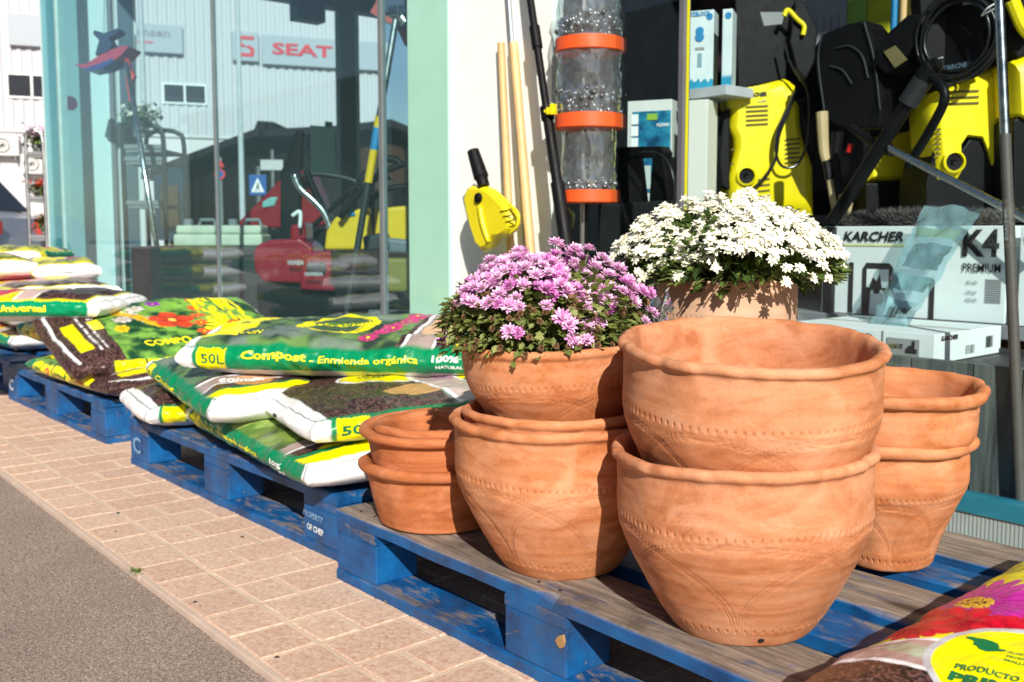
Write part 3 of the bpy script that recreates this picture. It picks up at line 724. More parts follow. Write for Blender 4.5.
# every painter gets x (along, metres from the left end), y (across, metres from the front edge), the half sizes and the face name
def paint_compost(x, y, L, W, face, sd):
    C = np.zeros(x.shape+(3,)); s = x/L; t = y/W
    if face in ('l', 'r'):
        C[:] = WHI; lay(C, band(y/W, .42, .47, .01)*band(np.abs(x), 0, .03)*.0, (.1, .1, .1)); return C
    if face in ('f', 'k'):
        C[:] = GREEN; lay(C, ss(fb2(x*60, y*8, sd), .5, .9)*.35, (.0, .30, .14)); lay(C, band(s, .055, .15), YELL)
        lay(C, 1-ss(s, .035, .045), WHI); lay(C, ss(s, .985, .99), WHI); return C
    leaves(C, np.ones_like(x), x, y, sd, (.02, .045, .03), (.13, .24, .07), 16)
    lay(C, ss(fb2(x*7, y*7, sd+3), .5, .62)*.75, (.16, .21, .19))
    soil(C, band(s, .72, .95)*(t > 0), x, y, sd)
    for k in range(7): flower(C, x, y, L*(.60+.02*k)+.01*math.sin(k*7), W*(.2+.11*k), .028, 9, (.62, .05, .22), seed=k)
    lay(C, band(s, .74, .755, .002), WHI); lay(C, band(s, .756, .84), (.34, .26, .24)); lay(C, disc(x, y, L*.80, W*.45, .03, .12), (.62, .38, .22))
    lay(C, disc(x, y, L*.86, W*.3, .03, .05), (.52, .25, .08)); lay(C, band(s, .84, .85, .002), WHI)
    lay(C, band(s, .04, .17)*(1-band(t, .0, .12)), YELL); lay(C, 1-ss(s, .03, .04), WHI); lay(C, ss(s, .965, .975), WHI)
    lay(C, band(s, .915, .966), YELL); lay(C, band(s, .90, .914, .002), GREEN)
    lay(C, disc(x, y, L*.45, W*.5, .115, .115), YELL); lay(C, disc(x, y, L*.45, W*.5, .093, .093), (.05, .10, .05)); lay(C, band(y, W*.44, W*.56, .002)*disc(x, y, L*.45, W*.5, .10, .10), YELL)
    lay(C, disc(x, y, L*.45, W*.5, .088, .088)*(1-disc(x, y, L*.45, W*.5, .084, .084)), YELL)
    lay(C, 1-ss(t, .0, .035), GREEN); lay(C, ss(t, .965, 1), GREEN)
    return C
def paint_veg(x, y, L, W, face, sd):
    C = paint_compost(x, y, L, W, face, sd)
    if face in ('f', 'k'):
        lay(C, band(s := x/L, .80, .97), GREEN); return C
    if face != 't': return C
    s = x/L; t = y/W; m = band(s, .28, .70); leaves(C, m, x, y, sd+2, (.10, .2, .04), (.45, .60, .16), 22)
    bask = disc(x, y, L*.38, W*.42, .10, .13)*(1-disc(x, y, L*.38, W*.48, .09, .105)); st = (.5+.5*np.sin(x*700+y*500))[..., None]
    lay(C, bask, np.array([.55, .20, .10])*st+np.array([.70, .52, .36])*(1-st))
    for k, (a, b, r_, c) in enumerate(((.34, .5, .03, (.62, .03, .02)), (.38, .62, .035, (.55, .62, .25)), (.43, .42, .03, (.66, .06, .02)), (.46, .66, .028, (.7, .62, .3)), (.36, .35, .02, (.8, .75, .5)), (.5, .5, .022, (.6, .03, .03)), (.6, .7, .03, (.62, .03, .02)), (.64, .4, .034, (.62, .05, .03)))):
        lay(C, disc(x, y, L*a, W*b, r_*1.3, r_), np.array(c)); lay(C, disc(x, y, L*a-.008, W*b+.006, r_*.25, r_*.2), (.9, .8, .7))
    leaves(C, band(s, .58, .80), x, y, sd+4, (.03, .06, .02), (.20, .30, .05), 14)
    lay(C, disc(x, y, L*.98, W*.7, .16, .28)*band(s, .70, .90), YELL); lay(C, band(s, .90, .92, .002), GREEN); lay(C, band(s, .92, .972), YELL); lay(C, ss(s, .975, .982), WHI)
    return C
def paint_soilend(x, y, L, W, face, sd):      # seen from its soil-printed left end
    C = paint_compost(x, y, L, W, face, sd)
    if face in ('f', 'k'): return C
    if face != 't': return C
    s = x/L; t = y/W
    soil(C, band(s, .035, .42), x, y, sd); lay(C, disc(x, y, L*.36, W*.62, .12, .085), YELL)
    lay(C, disc(x, y, L*.36, W*.62, .13, .095)*(1-disc(x, y, L*.36, W*.62, .122, .087)), WHI)
    lay(C, disc(x, y, L*.36, W*.24, .075, .06), (.58, .32, .13)); soil(C, disc(x, y, L*.31, W*.24, .04, .05)*0, x, y)
    lay(C, band(s+.03*np.sin(t*3), .44, .455, .002), WHI); lay(C, band(s+.03*np.sin(t*3), .456, .56), (.50, .40, .37)); lay(C, disc(x, y, L*.52, W*.5, .035, .07), (.38, .22, .30))
    lay(C, band(s+.04*np.sin(t*3), .57, .58, .002), WHI)
    leaves(C, band(s, .60, .97), x, y, sd+2, (.25, .38, .10), (.72, .74, .35), 20)
    for k in range(14):
        a, b = .62+.33*((k*.37) % 1), .1+.8*((k*.61) % 1); lay(C, disc(x, y, L*a, W*b, .026, .022), [(.62, .03, .02), (.7, .45, .3), (.2, .35, .08)][k % 3])
    lay(C, 1-ss(s, .03, .036), WHI); lay(C, 1-ss(t, .0, .03), GREEN); return C
def paint_sana(x, y, L, W, face, sd):
    C = np.zeros(x.shape+(3,)); s = x/L; t = y/W
    if face == 'r': C[:] = WHI; return C
    if face == 'l': soil(C, np.ones_like(x), x, y, sd); lay(C, band(y, .03, .05)*.0, WHI); return C
    if face in ('f', 'k'):
        C[:] = (.30, .42, .02); lay(C, band(s, .15, .9), YELL); soil(C, 1-ss(s, .14, .15), x, y, sd); lay(C, ss(s, .9, .905), GREEN)
        for q in (.28, .45, .62, .78): lay(C, band(s, q, q+.012, .001), (.05, .06, .02))
        for q in (.34, .70): lay(C, disc(x, y, L*q, W*.5, .025, .03), (.66, .05, .03)); lay(C, disc(x, y, L*q, W*.5, .015, .012), YELL)
        return C
    leaves(C, np.ones_like(x), x, y, sd, (.006, .055, .02), (.20, .42, .06), 21)
    for k in range(6): flower(C, x, y, L*(.30+.05*(k % 3)), W*(.52+.09*(k//3)+.13*(k % 2)), .036, 7, (.72, .66, .60), (.6, .5, .2), seed=k)
    for k in range(22):
        a = .27+.19*((k*.381) % 1); b = .38+.42*((k*.617) % 1); flower(C, x, y, L*a, W*b, .026, 6, (.88, .56, .01), (.62, .30, .01), seed=k*3)
    flower(C, x, y, L*.36, W*.90, .034, 6, (.20, .02, .30), seed=4)
    flower(C, x, y, L*.52, W*.48, .085, 5, (.82, .07, .02), (.85, .6, .1), seed=1); flower(C, x, y, L*.50, W*.80, .03, 5, (.35, .02, .5), seed=7)
    for k in range(6): flower(C, x, y, L*(.6+.02*k), W*(.12+.14*k), .03, 6, (.85, .16, .03), seed=k)
    lay(C, band(s, .68, .78)*band(t, .08, .92)*ss(vnoise(x*70, y*26, 5), .32, .4), YELL); lay(C, band(s, .80, .90)*band(t, .08, .92)*ss(vnoise(x*70, y*26, 8), .3, .38), YELL)
    lay(C, disc(x, y, L*.79, W*.3, .035, .05), (.82, .15, .02)); lay(C, disc(x, y, L*.79, W*.3, .022, .03), YELL)
    soil(C, 1-ss(s, .20, .205), x, y, sd); lay(C, band(s, .045, .10)*band(t, .12, .62), (.84, .68, .0)); lay(C, band(s, .12, .13)*band(t, .1, .8)*(vnoise(y*260, x*0+2, 3) > .4), WHI)
    lay(C, band(s, .15, .158)*band(t, .1, .6)*(vnoise(y*240, x*0+6, 3) > .4), WHI); lay(C, band(s, .155, .20)*band(t, .42, .60), (.78, .72, .02)); lay(C, 1-ss(s, .012, .016), WHI)
    return C
def paint_uni(x, y, L, W, face, sd):
    C = np.zeros(x.shape+(3,)); s = x/L; t = y/W
    if face in ('l', 'r'): C[:] = WHI; lay(C, band(s, .0, .2)*.0, GREEN); return C
    if face in ('f', 'k'):
        C[:] = (.0, .24, .10); lay(C, 1-ss(s, .10, .11), YELL); lay(C, ss(s, .96, .965), WHI); return C
    n = fb2(x*9, y*9, sd)[..., None]; C[:] = np.array(YELL)*.9*(.6+.5*n)
    leaves(C, band(s, .05, .2)+ss(n[..., 0], .55, .65)*.6, x, y, sd, (.12, .14, .02), (.5, .5, .06), 18)
    for k in range(5): flower(C, x, y, L*(.36+.05*k), W*(.25+.15*(k % 3)), .07, 16, [(.60, .04, .36), (.72, .01, .08)][k % 2], (.5, .4, .02), seed=k)
    flower(C, x, y, L*.52, W*.35, .08, 9, (.66, .0, .04), (.45, .0, .02), seed=3)
    lay(C, band(s, .63, .64, .002), WHI); lay(C, band(s, .64, .72), (.52, .36, .34)); lay(C, band(s, .72, .73, .002), WHI); soil(C, band(s, .73, .95), x, y, sd)
    lay(C, disc(x, y, L*.56, W*.62, .13, .10), (.60, .58, .55)); lay(C, disc(x, y, L*.56, W*.62, .12, .09), YELL)
    lay(C, band(s, .2, .28)*band(t, .2, .6), (.05, .04, .03)); lay(C, 1-ss(s, .02, .03), WHI); lay(C, ss(s, .96, .965), WHI); lay(C, 1-ss(t, .0, .03), YELL)
    return C
def paint_daisy(x, y, L, W, face, sd):
    C = np.zeros(x.shape+(3,)); s = x/L; t = y/W
    if face == 'l' or face == 'r': C[:] = WHI; return C
    if face in ('f', 'k'): C[:] = (.0, .22, .09); return C
    n = fb2(x*8, y*8, sd)[..., None]; C[:] = np.array((.80, .72, .01))*(.72+.4*n)
    leaves(C, ss(fb2(x*6+4, y*6, 9), .52, .60)*.8, x, y, sd, (.28, .33, .02), (.70, .70, .12), 12)
    flower(C, x, y, .452, .385, .095, 26, (.60, .03, .38), (.60, .36, .02), seed=2); lay(C, disc(x, y, .452, .385, .014, .014), (.05, .01, .02)); lay(C, disc(x, y, .452, .385, .022, .022)*(vnoise(x*400, y*400, 3) > .45), (.62, .40, .02))
    for cx, cy, r_ in ((.375, .41, .05), (.39, .36, .05), (.345, .40, .035), (.40, .31, .045), (.41, .44, .04), (.43, .29, .04), (.35, .45, .035)): flower(C, x, y, cx, cy, r_, 9, (.66, .005, .03), (.30, .0, .015), seed=int(cx*100))
    q = s+.05*(t-.5)
    up = x-.310+(y-.39)*.587; lay(C, 1-ss(up, .004, .006), WHI); lay(C, 1-ss(up, -.006, -.004), (.42, .29, .27)); lay(C, (1-ss(up, -.006, -.004))*ss(fb2(x*30, y*30, 7), .45, .6)*.6, (.56, .36, .34)); lay(C, (1-ss(up, -.006, -.004))*disc(x, y, .285, .365, .018, .03), (.42, .46, .34))
    lo_ = x-.242+(y-.35)*.33; lay(C, 1-ss(lo_, .004, .006), WHI); soil(C, 1-ss(lo_, -.006, -.004), x, y, sd)
    rr = np.hypot(x-.329, y-.246); lay(C, 1-ss(rr, .1105, .1125), (.50, .50, .54)); lay(C, 1-ss(rr, .1025, .1045), (.90, .86, .0))
    ln = (x-.306)*math.cos(.33)+(y-.31)*math.sin(.33)
    lay(C, band(ln, -.0006, .0006, .0004)*(rr < .095), (.62, .58, .02))
    return C
BAGM = attrmat('printed_plastic', 'col', .26, .34, .0, .36)
class Bag:
    def __init__(s, L, W, T, loc, rz, painter, sd, label, mats=None, pitch=0, roll=0, sag=None, nx=220, ny=130, ears=0, wr=1.0, group='printed bags of compost and potting soil'):
        s.L, s.W, s.T, s.sd, s.sag, s.wr = L, W, T, sd, sag, wr
        V, F, Cc = [], [], []; off = 0; nz = 22
        faces = {'t': (nx, ny), 'b': (24, 16), 'f': (nx, nz), 'k': (nx, nz), 'l': (nz, ny), 'r': (nz, ny)}
        for f, (n1, n2) in faces.items():
            p, q = np.meshgrid(np.linspace(-1, 1, n1), np.linspace(-1, 1, n2), indexing='ij')
            a, b, c = s.abc(f, p, q); X = s.pos(a, b, c); V.append(X.reshape(-1, 3))
            i, j = np.meshgrid(np.arange(n1-1), np.arange(n2-1), indexing='ij'); k = off+i*n2+j
            fl = {'t': 0, 'b': 1, 'f': 0, 'k': 1, 'l': 0, 'r': 1}[f]
            qd = np.stack([k, k+n2, k+n2+1, k+1], -1).reshape(-1, 4)
            if f in ('b', 'k', 'l'): qd = qd[:, ::-1]
            F.append(qd); off += n1*n2
            if f in ('t', 'b'): x, y = (p+1)/2*L, (q+1)/2*W; col = painter(x, y, L, W, 't' if f == 't' else 'b', sd) if f == 't' else np.ones(p.shape+(3,))*.6
            elif f in ('f', 'k'): x, y = (p+1)/2*L, (q+1)/2*T; col = painter(x, y, L, T, f, sd)
            else: x, y = (p+1)/2*T, (q+1)/2*W; col = painter(x, y, T, W, f, sd)
            Cc.append(col.reshape(-1, 3))
        V = np.concatenate(V); F = np.concatenate(F); Cc = np.concatenate(Cc)
        me = bpy.data.meshes.new('bag'); me.vertices.add(len(V)); me.vertices.foreach_set('co', V.ravel())
        me.loops.add(F.size); me.loops.foreach_set('vertex_index', F.ravel().astype(np.int32)); me.polygons.add(len(F)); me.polygons.foreach_set('loop_start', np.arange(len(F))*4)
        me.update(calc_edges=True)
        at = me.color_attributes.new('col', 'FLOAT_COLOR', 'POINT'); at.data.foreach_set('color', np.concatenate([np.clip(Cc, 0, 1), np.ones((len(Cc), 1))], 1).ravel())
        bm = bmesh.new(); bm.from_mesh(me); bmesh.ops.remove_doubles(bm, verts=bm.verts, dist=.00012); bm.to_mesh(me); bm.free()
        me.shade_smooth(); me.materials.append(BAGM)
        s.o = bpy.data.objects.new('compost_bag', me); COL.objects.link(s.o); s.o.location = loc
        s.o.rotation_euler = (Matrix.Rotation(rz, 3, 'Z') @ Matrix.Rotation(pitch, 3, 'Y') @ Matrix.Rotation(roll, 3, 'X')).to_euler()
        tag(s.o, label, 'bag', group)
    def abc(s, f, p, q):
        o = np.ones_like(p)
        return {'t': (p, q, o), 'b': (p, q, -o), 'f': (p, -o, q), 'k': (p, o, q), 'l': (-o, q, p), 'r': (o, q, p)}[f]
    def pos(s, a, b, c):
        L, W, T = s.L, s.W, s.T
        a2, b2 = np.abs(a), np.abs(b)
        tt = np.clip((1-a2**7)*(1-b2**6), 0, 1); m = .46
        # corners gather in
        x = a*(L/2)*(1-.035*b2**6)+np.sign(a)*.022*(1-c**2)*a2**10; y = b*(W/2)*(1-.03*a2**6)+np.sign(b)*.016*(1-c**2)*b2**10
        h = T/2*(m+(1-m)*tt); z = T/2+c*h
        lo = fb2(a*1.6+s.sd*3.1+8, b*1.3+8, s.sd, 2)-.5
        z = z+lo*T*.30*(.4+.6*tt)*(c+1)/2
        e = np.exp(-((1-a2)/.16)**2)+.6*np.exp(-((1-b2)/.14)**2)
        wv = (vnoise(b*3.2+40, a*2+9, s.sd+2)-.5)*np.exp(-((1-a2)/.2)**2)+(vnoise(a*9+40, b*2+9, s.sd+4)-.5)*np.exp(-((1-b2)/.18)**2)*.9
        z = z+s.wr*.006*wv*(c+1)/2; y = y+s.wr*np.sign(b)*.008*(vnoise(a*18+30, c*1.5+9, s.sd+6)-.5)*b2**8
        x = x+s.wr*np.sign(a)*.004*(vnoise(b*4+30, c*1.5+9, s.sd+7)-.5)*a2**8
        z = z+s.wr*.005*(fb2(a*9+20, b*6+20, s.sd+8, 3)-.5)*(c+1)
        P_ = np.stack([x, y, z], -1)
        if s.sag is not None: P_[..., 2] += s.sag(P_[..., 0], P_[..., 1])
        return P_
    def write(s, body, face, x0, y0, w, h, m, bold=.03, shear=0, rot=0, name='lettering', geo=None):
        """letters on a face: x0,y0 lower left in metres from that face's left/front(bottom) corner"""
        if geo is None: vs, fs = textgeo(body, bold)
        else: vs, fs = geo
        mx = vs.max(0); u, v = vs[:, 0]/mx[0], vs[:, 1]/mx[1]; X = u*w+shear*v*h; Y = v*h
        cr, sr = math.cos(rot), math.sin(rot); X, Y = x0+X*cr-Y*sr, y0+X*sr+Y*cr
        D1, D2 = {'t': (s.L, s.W), 'f': (s.L, s.T), 'k': (s.L, s.T), 'l': (s.W, s.T), 'r': (s.W, s.T)}[face]
        bm = bmesh.new(); bv = [bm.verts.new((p, q, 0)) for p, q in zip(X, Y)]
        for f in fs:
            try: bm.faces.new([bv[i] for i in f])
            except Exception: pass
        for _ in range(3):
            es = [e for e in bm.edges if e.calc_length() > .010]
            if es: bmesh.ops.subdivide_edges(bm, edges=es, cuts=1); bmesh.ops.triangulate(bm, faces=bm.faces)
        bm.verts.ensure_lookup_table()
        co = np.array([(v.co.x, v.co.y) for v in bm.verts]); p, q = co[:, 0]/D1*2-1, co[:, 1]/D2*2-1
        if face == 'l': p_, q_ = q, -p
        elif face == 'r': p_, q_ = q, p
        else: p_, q_ = p, q
        def at(p_, q_): return s.pos(*s.abc(face, p_, q_))
        A = at(p_, q_); e = 1e-3; t1 = at(p_+e, q_)-A; t2 = at(p_, q_+e)-A; nn = np.cross(t1, t2); nn /= np.linalg.norm(nn, axis=1)[:, None]+1e-12
        out = {'t': (0, 0, 1), 'f': (0, -1, 0), 'k': (0, 1, 0), 'l': (-1, 0, 0), 'r': (1, 0, 0)}[face]
        nn *= np.sign(nn @ np.array(out))[:, None]; A = A+nn*.0011
        for v, c in zip(bm.verts, A): v.co = c
        me = bpy.data.meshes.new(name); bm.to_mesh(me); bm.free(); me.shade_smooth()
        return link(name, me, m, s.o)
def discgeo(n=40): 
    return np.array([(.5+.5*math.cos(2*PI*i/n), .5+.5*math.sin(2*PI*i/n)) for i in range(n)]), [tuple(range(n))]
PBK = TH-.8509
Z0 = .147
def corner(px, rz, L, W, which):
    """centre of a bag whose corner (front right / front left) stands at px"""
    sx, sy = {'fr': (-1, 1), 'fl': (1, 1)}[which]
    return (px[0]+math.cos(rz)*sx*L/2-math.sin(rz)*sy*W/2, px[1]+math.sin(rz)*sx*L/2+math.cos(rz)*sy*W/2)
# middle pallet
rz = math.radians(-6.5); cx, cy = corner((-1.80, .965), rz, .88, .44, 'fr')
b = Bag(.88, .44, .105, (cx, cy, Z0), rz, paint_veg, 3, 'lowest green and yellow compost bag on the middle pallet, white end beside orange pots', nx=300)
b.write('Compost - Enmienda orgánica', 'f', .12, .033, .50, .034, INKY, .02); b.write('100%', 'f', .70, .045, .07, .028, INKW, .03); b.write('NATURAL', 'f', .70, .020, .10, .018, INKW, .02)
rz = math.radians(80); b = Bag(.62, .40, .10, (-2.85, 1.30, Z0), rz, paint_soilend, 5, 'white bag end poking out at the left end of the middle pallet', nx=160)
rz = math.radians(-9); cx, cy = corner((-2.235, .945), rz, .74, .44, 'fr')
b = Bag(.74, .44, .11, (cx, cy, .232), rz, paint_compost, 8, 'dark soil-printed compost bag in the second layer, its long green side towards the road', pitch=.03, nx=280)
b.write('Compost', 'f', .18, .03, .24, .045, INKY, .03); b.write('50L', 'f', .052, .03, .05, .04, INKG, .03)
b.write('50/mm', 't', .62, .05, .11, .036, INKW, .04, rot=PI/2-.2)
rz = math.radians(76.5); cx, cy = corner((-2.375, 1.125), rz, .78, .50, 'fl')
rz3 = rz; c0 = ((-2.375-1.82)/2, (1.125+1.0)/2)
cx = c0[0]+math.cos(rz)*.39; cy = c0[1]+math.sin(rz)*.39
b = Bag(.78, .53, .10, (cx, cy, .250), rz, paint_soilend, 12, 'soil-printed bag in the second layer with yellow oval, its white end towards the road', nx=300, ny=200, pitch=-.05)
b.write('50L', 'f', .052, .025, .072, .045, INKG, .03)
b.write('CALIDAD', 't', .22, .30, .12, .024, INKG, .02, rot=.15); b.write('NATURAL', 't', .215, .335, .13, .024, INKG, .02, rot=.15); b.write('▪', 'l', .30, .05, .03, .012, INKB) if 0 else None
b.write('=', 'l', .26, .045, .035, .018, INKB, .06)
A4 = P(183, 376, z=.35); B4 = P(472, 381, z=.35)
A4, B4 = Vector((-2.47, .985)), Vector((-1.90, 1.485)); ax = (B4-A4).normalized(); rz = math.atan2(ax.y, ax.x)
cc = (A4+B4)/2+Vector((-ax.y, ax.x))*.21
b = Bag(.80, .42, .118, (cc.x, cc.y, .342), rz, paint_compost, 17, 'topmost green and yellow compost bag on the middle pallet, glossy and wrinkled', nx=340, ny=170, wr=1.4, roll=.085)
b.write('Compost', 'f', .165, .048, .18, .054, INKY, .035); b.write('- Enmienda orgánica', 'f', .355, .044, .29, .046, INKY, .015)
b.write('50L', 'f', .056, .035, .062, .056, INKG, .02); b.write('100%', 'f', .68, .066, .065, .030, INKW, .03); b.write('NATURAL', 'f', .69, .032, .065, .016, INKW, .02)
b.write('CON', 't', .14, .05, .06, .03, INKY, .02); b.write('COMPOST', 't', .30, .185, .12, .028, INKG, .03); b.write('ECOLOGICO', 't', .29, .215, .14, .022, INKG, .02)
b.write('*', 't', .075, .2, .03, .03, INKG, .05)
# left pallet
rz = math.radians(2); cx, cy = corner((-3.275, 1.04), rz, .85, .46, 'fr')
b = Bag(.85, .46, .095, (cx, cy, Z0), rz, lambda x, y, L, W, f, sd: paint_sana(L-x, y, L, W, {'l': 'r', 'r': 'l'}.get(f, f), sd), 22, 'yellow striped bag lying lowest on the left pallet with a soil-printed end', nx=200)
b.write('COMPO', 'f', .10, .03, .09, .03, INKG, .02); b.write('Universal', 'f', .34, .03, .13, .03, INKG, .02); b.write('50L', 'f', .60, .03, .07, .035, INKR, .03)
rz = math.radians(120); cx, cy = -3.52, 1.30
rzs = math.radians(60)
b = Bag(.80, .55, .12, (-3.70, 1.39, .262), math.radians(88), paint_sana, 27, 'big glossy bag printed with red, yellow and purple flowers, soil-printed end with yellow label', nx=330, ny=220, pitch=-.03, roll=.27)
b.write('COMPO', 't', .25, .05, .17, .045, INKY, .03); b.write('SANA', 't', .56, .12, .16, .07, INKY, .06, rot=1.1); b.write('50 L', 't', .150, .34, .10, .020, INKW, .02, rot=PI/2)
rzs = math.radians(49)
b = Bag(.86, .44, .11, P(14, 319, z=.37), rzs, paint_uni, 31, 'yellow bag with pink flowers and a green side strip, lying behind the flower-printed bag', nx=240)
b.write('Sustrato Universal', 'f', .30, .034, .38, .050, INKY, .04)
b = Bag(.80, .46, .11, (-4.12, 1.32, .243), math.radians(3), lambda x, y, L, W, f, sd: paint_sana(L-x, y, L, W, {'l': 'r', 'r': 'l'}.get(f, f), sd), 35, 'greenish bag in the second layer at the left edge with a soil-printed end', nx=200)
b.write('COMPO', 'f', .10, .03, .09, .03, INKG, .02)
# far pile at the left edge
FZ = Z0
spec = [(.0, 1.35, 40), (.105, 1.40, 41), (.21, 1.36, 42)]
for k, (dz_, vv, sd_) in enumerate(spec):
    Bag(.84, .48, .11, (-5.32+.04*math.sin(k*3), vv, FZ+dz_), math.radians([3, -4, 5, 2][k]), paint_uni, sd_, ['lowest', 'second', 'third', 'fourth'][k]+' bag of the far pile at the left edge, pink flowers on yellow', nx=130, ny=80)
c = P(62, 285, d=4.9); c = c+Vector((math.cos(2.9), math.sin(2.9), 0))*.39
b = Bag(.78, .29, .125, (c.x, c.y, c.z), 2.97, paint_uni, 47, 'white-ended bag with a yellow oval on top of the far pile', nx=160, ny=100, roll=0)
b.write('▬', 'l', .2, .07, .06, .01, INKB) if 0 else None
b.write('-', 'l', .12, .06, .05, .010, INKB, .05)
c = P(0, 283, d=4.8)+Vector((math.cos(2.95), math.sin(2.95), 0))*.39
b = Bag(.78, .29, .13, (c.x, c.y, c.z), 3.02, paint_uni, 49, 'white and yellow bag cut by the left edge, on top of the far pile', nx=120, ny=80)
c = P(22, 262, d=6.4)
Bag(.78, .44, .12, (c.x, c.y, c.z-.02), math.radians(150), paint_uni, 50, 'yellow bag highest and furthest in the far pile', nx=120, ny=80)
for k in range(3): Bag(.8, .46, .13, (c.x, c.y, c.z-.145-.125*k), math.radians(150-8*k), paint_uni, 55+k, ['third', 'second', 'lowest'][k]+' bag of the hidden stack under the furthest yellow bag', nx=60, ny=40)
# bottom right
rz = math.radians(52)
b = Bag(.90, .43, .120, (-.345, 1.149, Z0+.012), math.radians(86), paint_daisy, 61, 'bag with a magenta daisy, red flowers and round yellow label on the nearest pallet', nx=520, ny=340, wr=.8, pitch=-.085)
BR = b
ra = -math.radians(71)
b.write('PRODUCTO', 't', .281, .312, .060, .0125, INKG, .02, rot=ra); b.write('PRIMERA', 't', .254, .304, .105, .021, INKG, .05, rot=ra)
b.write('ELABORADO', 't', .352, .292, .034, .0055, INKG, .01, rot=ra); b.write('PRODUCTO', 't', .342, .289, .034, .0055, INKG, .01, rot=ra); b.write('MALLORCA', 't', .332, .286, .036, .0055, INKG, .01, rot=ra)
isl = np.array([(0, .80), (.05, .66), (.20, .60), (.24, .48), (.22, .28), (.33, .22), (.40, .04), (.56, 0), (.66, .16), (.80, .34), (.92, .40), (1, .46), (.93, .56), (.78, .58), (.80, .74), (.74, .84), (.78, .92), (.62, 1), (.40, .98), (.26, .88), (.14, .92)])
b.write('', 't', .330, .331, .042, .028, INKG, rot=ra, name='island_print', geo=(isl, [tuple(range(len(isl)))]))
b.write('20', 't', .128, .362, .045, .026, INKW, .05, rot=ra)
tag(BR.o, group='printed bags of compost and potting soil')
#PART4
# ------------------------------------------------------------------ far street
FB = empty('warehouse_building', (-41.349, 12.997, 0), math.atan2(.94494, .32724), 'long white ribbed warehouse across the side street with car dealer signs', 'building')
RIB = plain('white_ribbed_sheet', (.50, .50, .54), .5, var=.04); PLW = plain('white_plaster_far', (.60, .59, .61), .8, var=.05)
g = MB(); xs = []; x = -6.0
while x < 11.9: xs += [(x, 0), (x+.16, 0), (x+.19, .05), (x+.33, .05)]; x += .36
xs = [q for q in xs if q[0] < 11.88]+[(11.9, 0)]
vs = [(a, b, 4.66) for a, b in xs]+[(a, b, 13.5) for a, b in xs]; n = len(xs)
g.add(vs, [(i, i+1, n+i+1, n+i) for i in range(n-1)]); g.bb((-6, .1, 4.6), (11.9, 12, 13.5))
g.build('ribbed_wall', RIB, FB)
g = MB(); g.bb((-6, .06, 0), (11.86, 11.9, 4.6)); g.bb((-6, -.03, 4.6), (11.95, 0.1, 4.70)); g.build('lower_wall', PLW, FB)
def fwin(x0, x1, z0, z1):
    g = MB(); fr = .07
    for a, b in (((x0-fr, -.06, z0-fr), (x1+fr, .09, z0)), ((x0-fr, -.06, z1), (x1+fr, .09, z1+fr)), ((x0-fr, -.06, z0), (x0, .09, z1)), ((x1, -.06, z0), (x1+fr, .09, z1)), (((x0+x1)/2-.04, -.055, z0), ((x0+x1)/2+.04, .09, z1))): g.bb(a, b)
    w_ = g.build('window', WHITE, FB); g = MB(); g.bb((x0, -.05, z0), (x1, -.02, z1)); g.build('pane', plain('dark_pane', (.02, .022, .03), .1, var=.3), w_)
fwin(-3.09, -1.45, 5.98, 6.80); fwin(2.62, 4.22, 6.02, 6.72)
SIGNG = plain('sign_grey_blue', (.36, .40, .45), .4, var=.05)
def sign(x0, x1, z0, z1, label):
    r = empty('wall_sign', (0, 0, 0)); r.parent = None
    M = FB.matrix_world if False else Matrix.LocRotScale(FB.location, FB.rotation_euler, None)
    r.location = M @ Vector((x0, -.20, z0)); r.rotation_euler = FB.rotation_euler; tag(r, label, 'sign')
    g = MB(); g.bb((0, 0, 0), (x1-x0, .16, z1-z0)); g.build('sign_panel', SIGNG, r, bevel=.03); return r
RD = plain('sign_red', (.60, .03, .05), .4, var=.03)
r = sign(5.35, 6.42, 7.83, 9.03, 'square grey sign with a red and silver letter emblem beside the SEAT sign')
# emblem: a slanted, split letter made of two hooked halves
g = MB(); ox, oz = .54, .6
o1 = [(-.34, .06), (-.34, .34), (-.27, .42), (.34, .42), (.34, .28), (-.18, .28), (-.18, .12), (.02, .02), (-.12, -.05)]
g.prism(o1, (ox, -.012, oz), (1, 0, 0), (0, 0, 1), .01); g.prism([(-a, -b) for a, b in o1], (ox, -.012, oz), (1, 0, 0), (0, 0, 1), .01)
g.build('emblem', RD, r)
r = sign(6.55, 12.4-.4, 7.75, 8.98, 'long grey sign reading SEAT in red letters')
text('SEAT', (.42, -.03, .42), (1, 0, 0), (0, 0, 1), 2.55, .50, RD, r, W=False, bold=.03)
r = sign(1.15, 3.40, 7.95, 9.10, 'grey sign reading Jansen on the white ribbed wall, left of the SEAT sign')
text('Jansen', (.25, -.03, .55), (1, 0, 0), (0, 0, 1), 1.5, .42, INKGR, r, W=False); g = MB(); g.bb((.2, -.014, .36), (1.1, -.004, .42)); g.build('red_line', RD, r)
r = sign(-3.0, -1.72, 7.9, 9.15, 'pale grey sign on the warehouse at the far left')
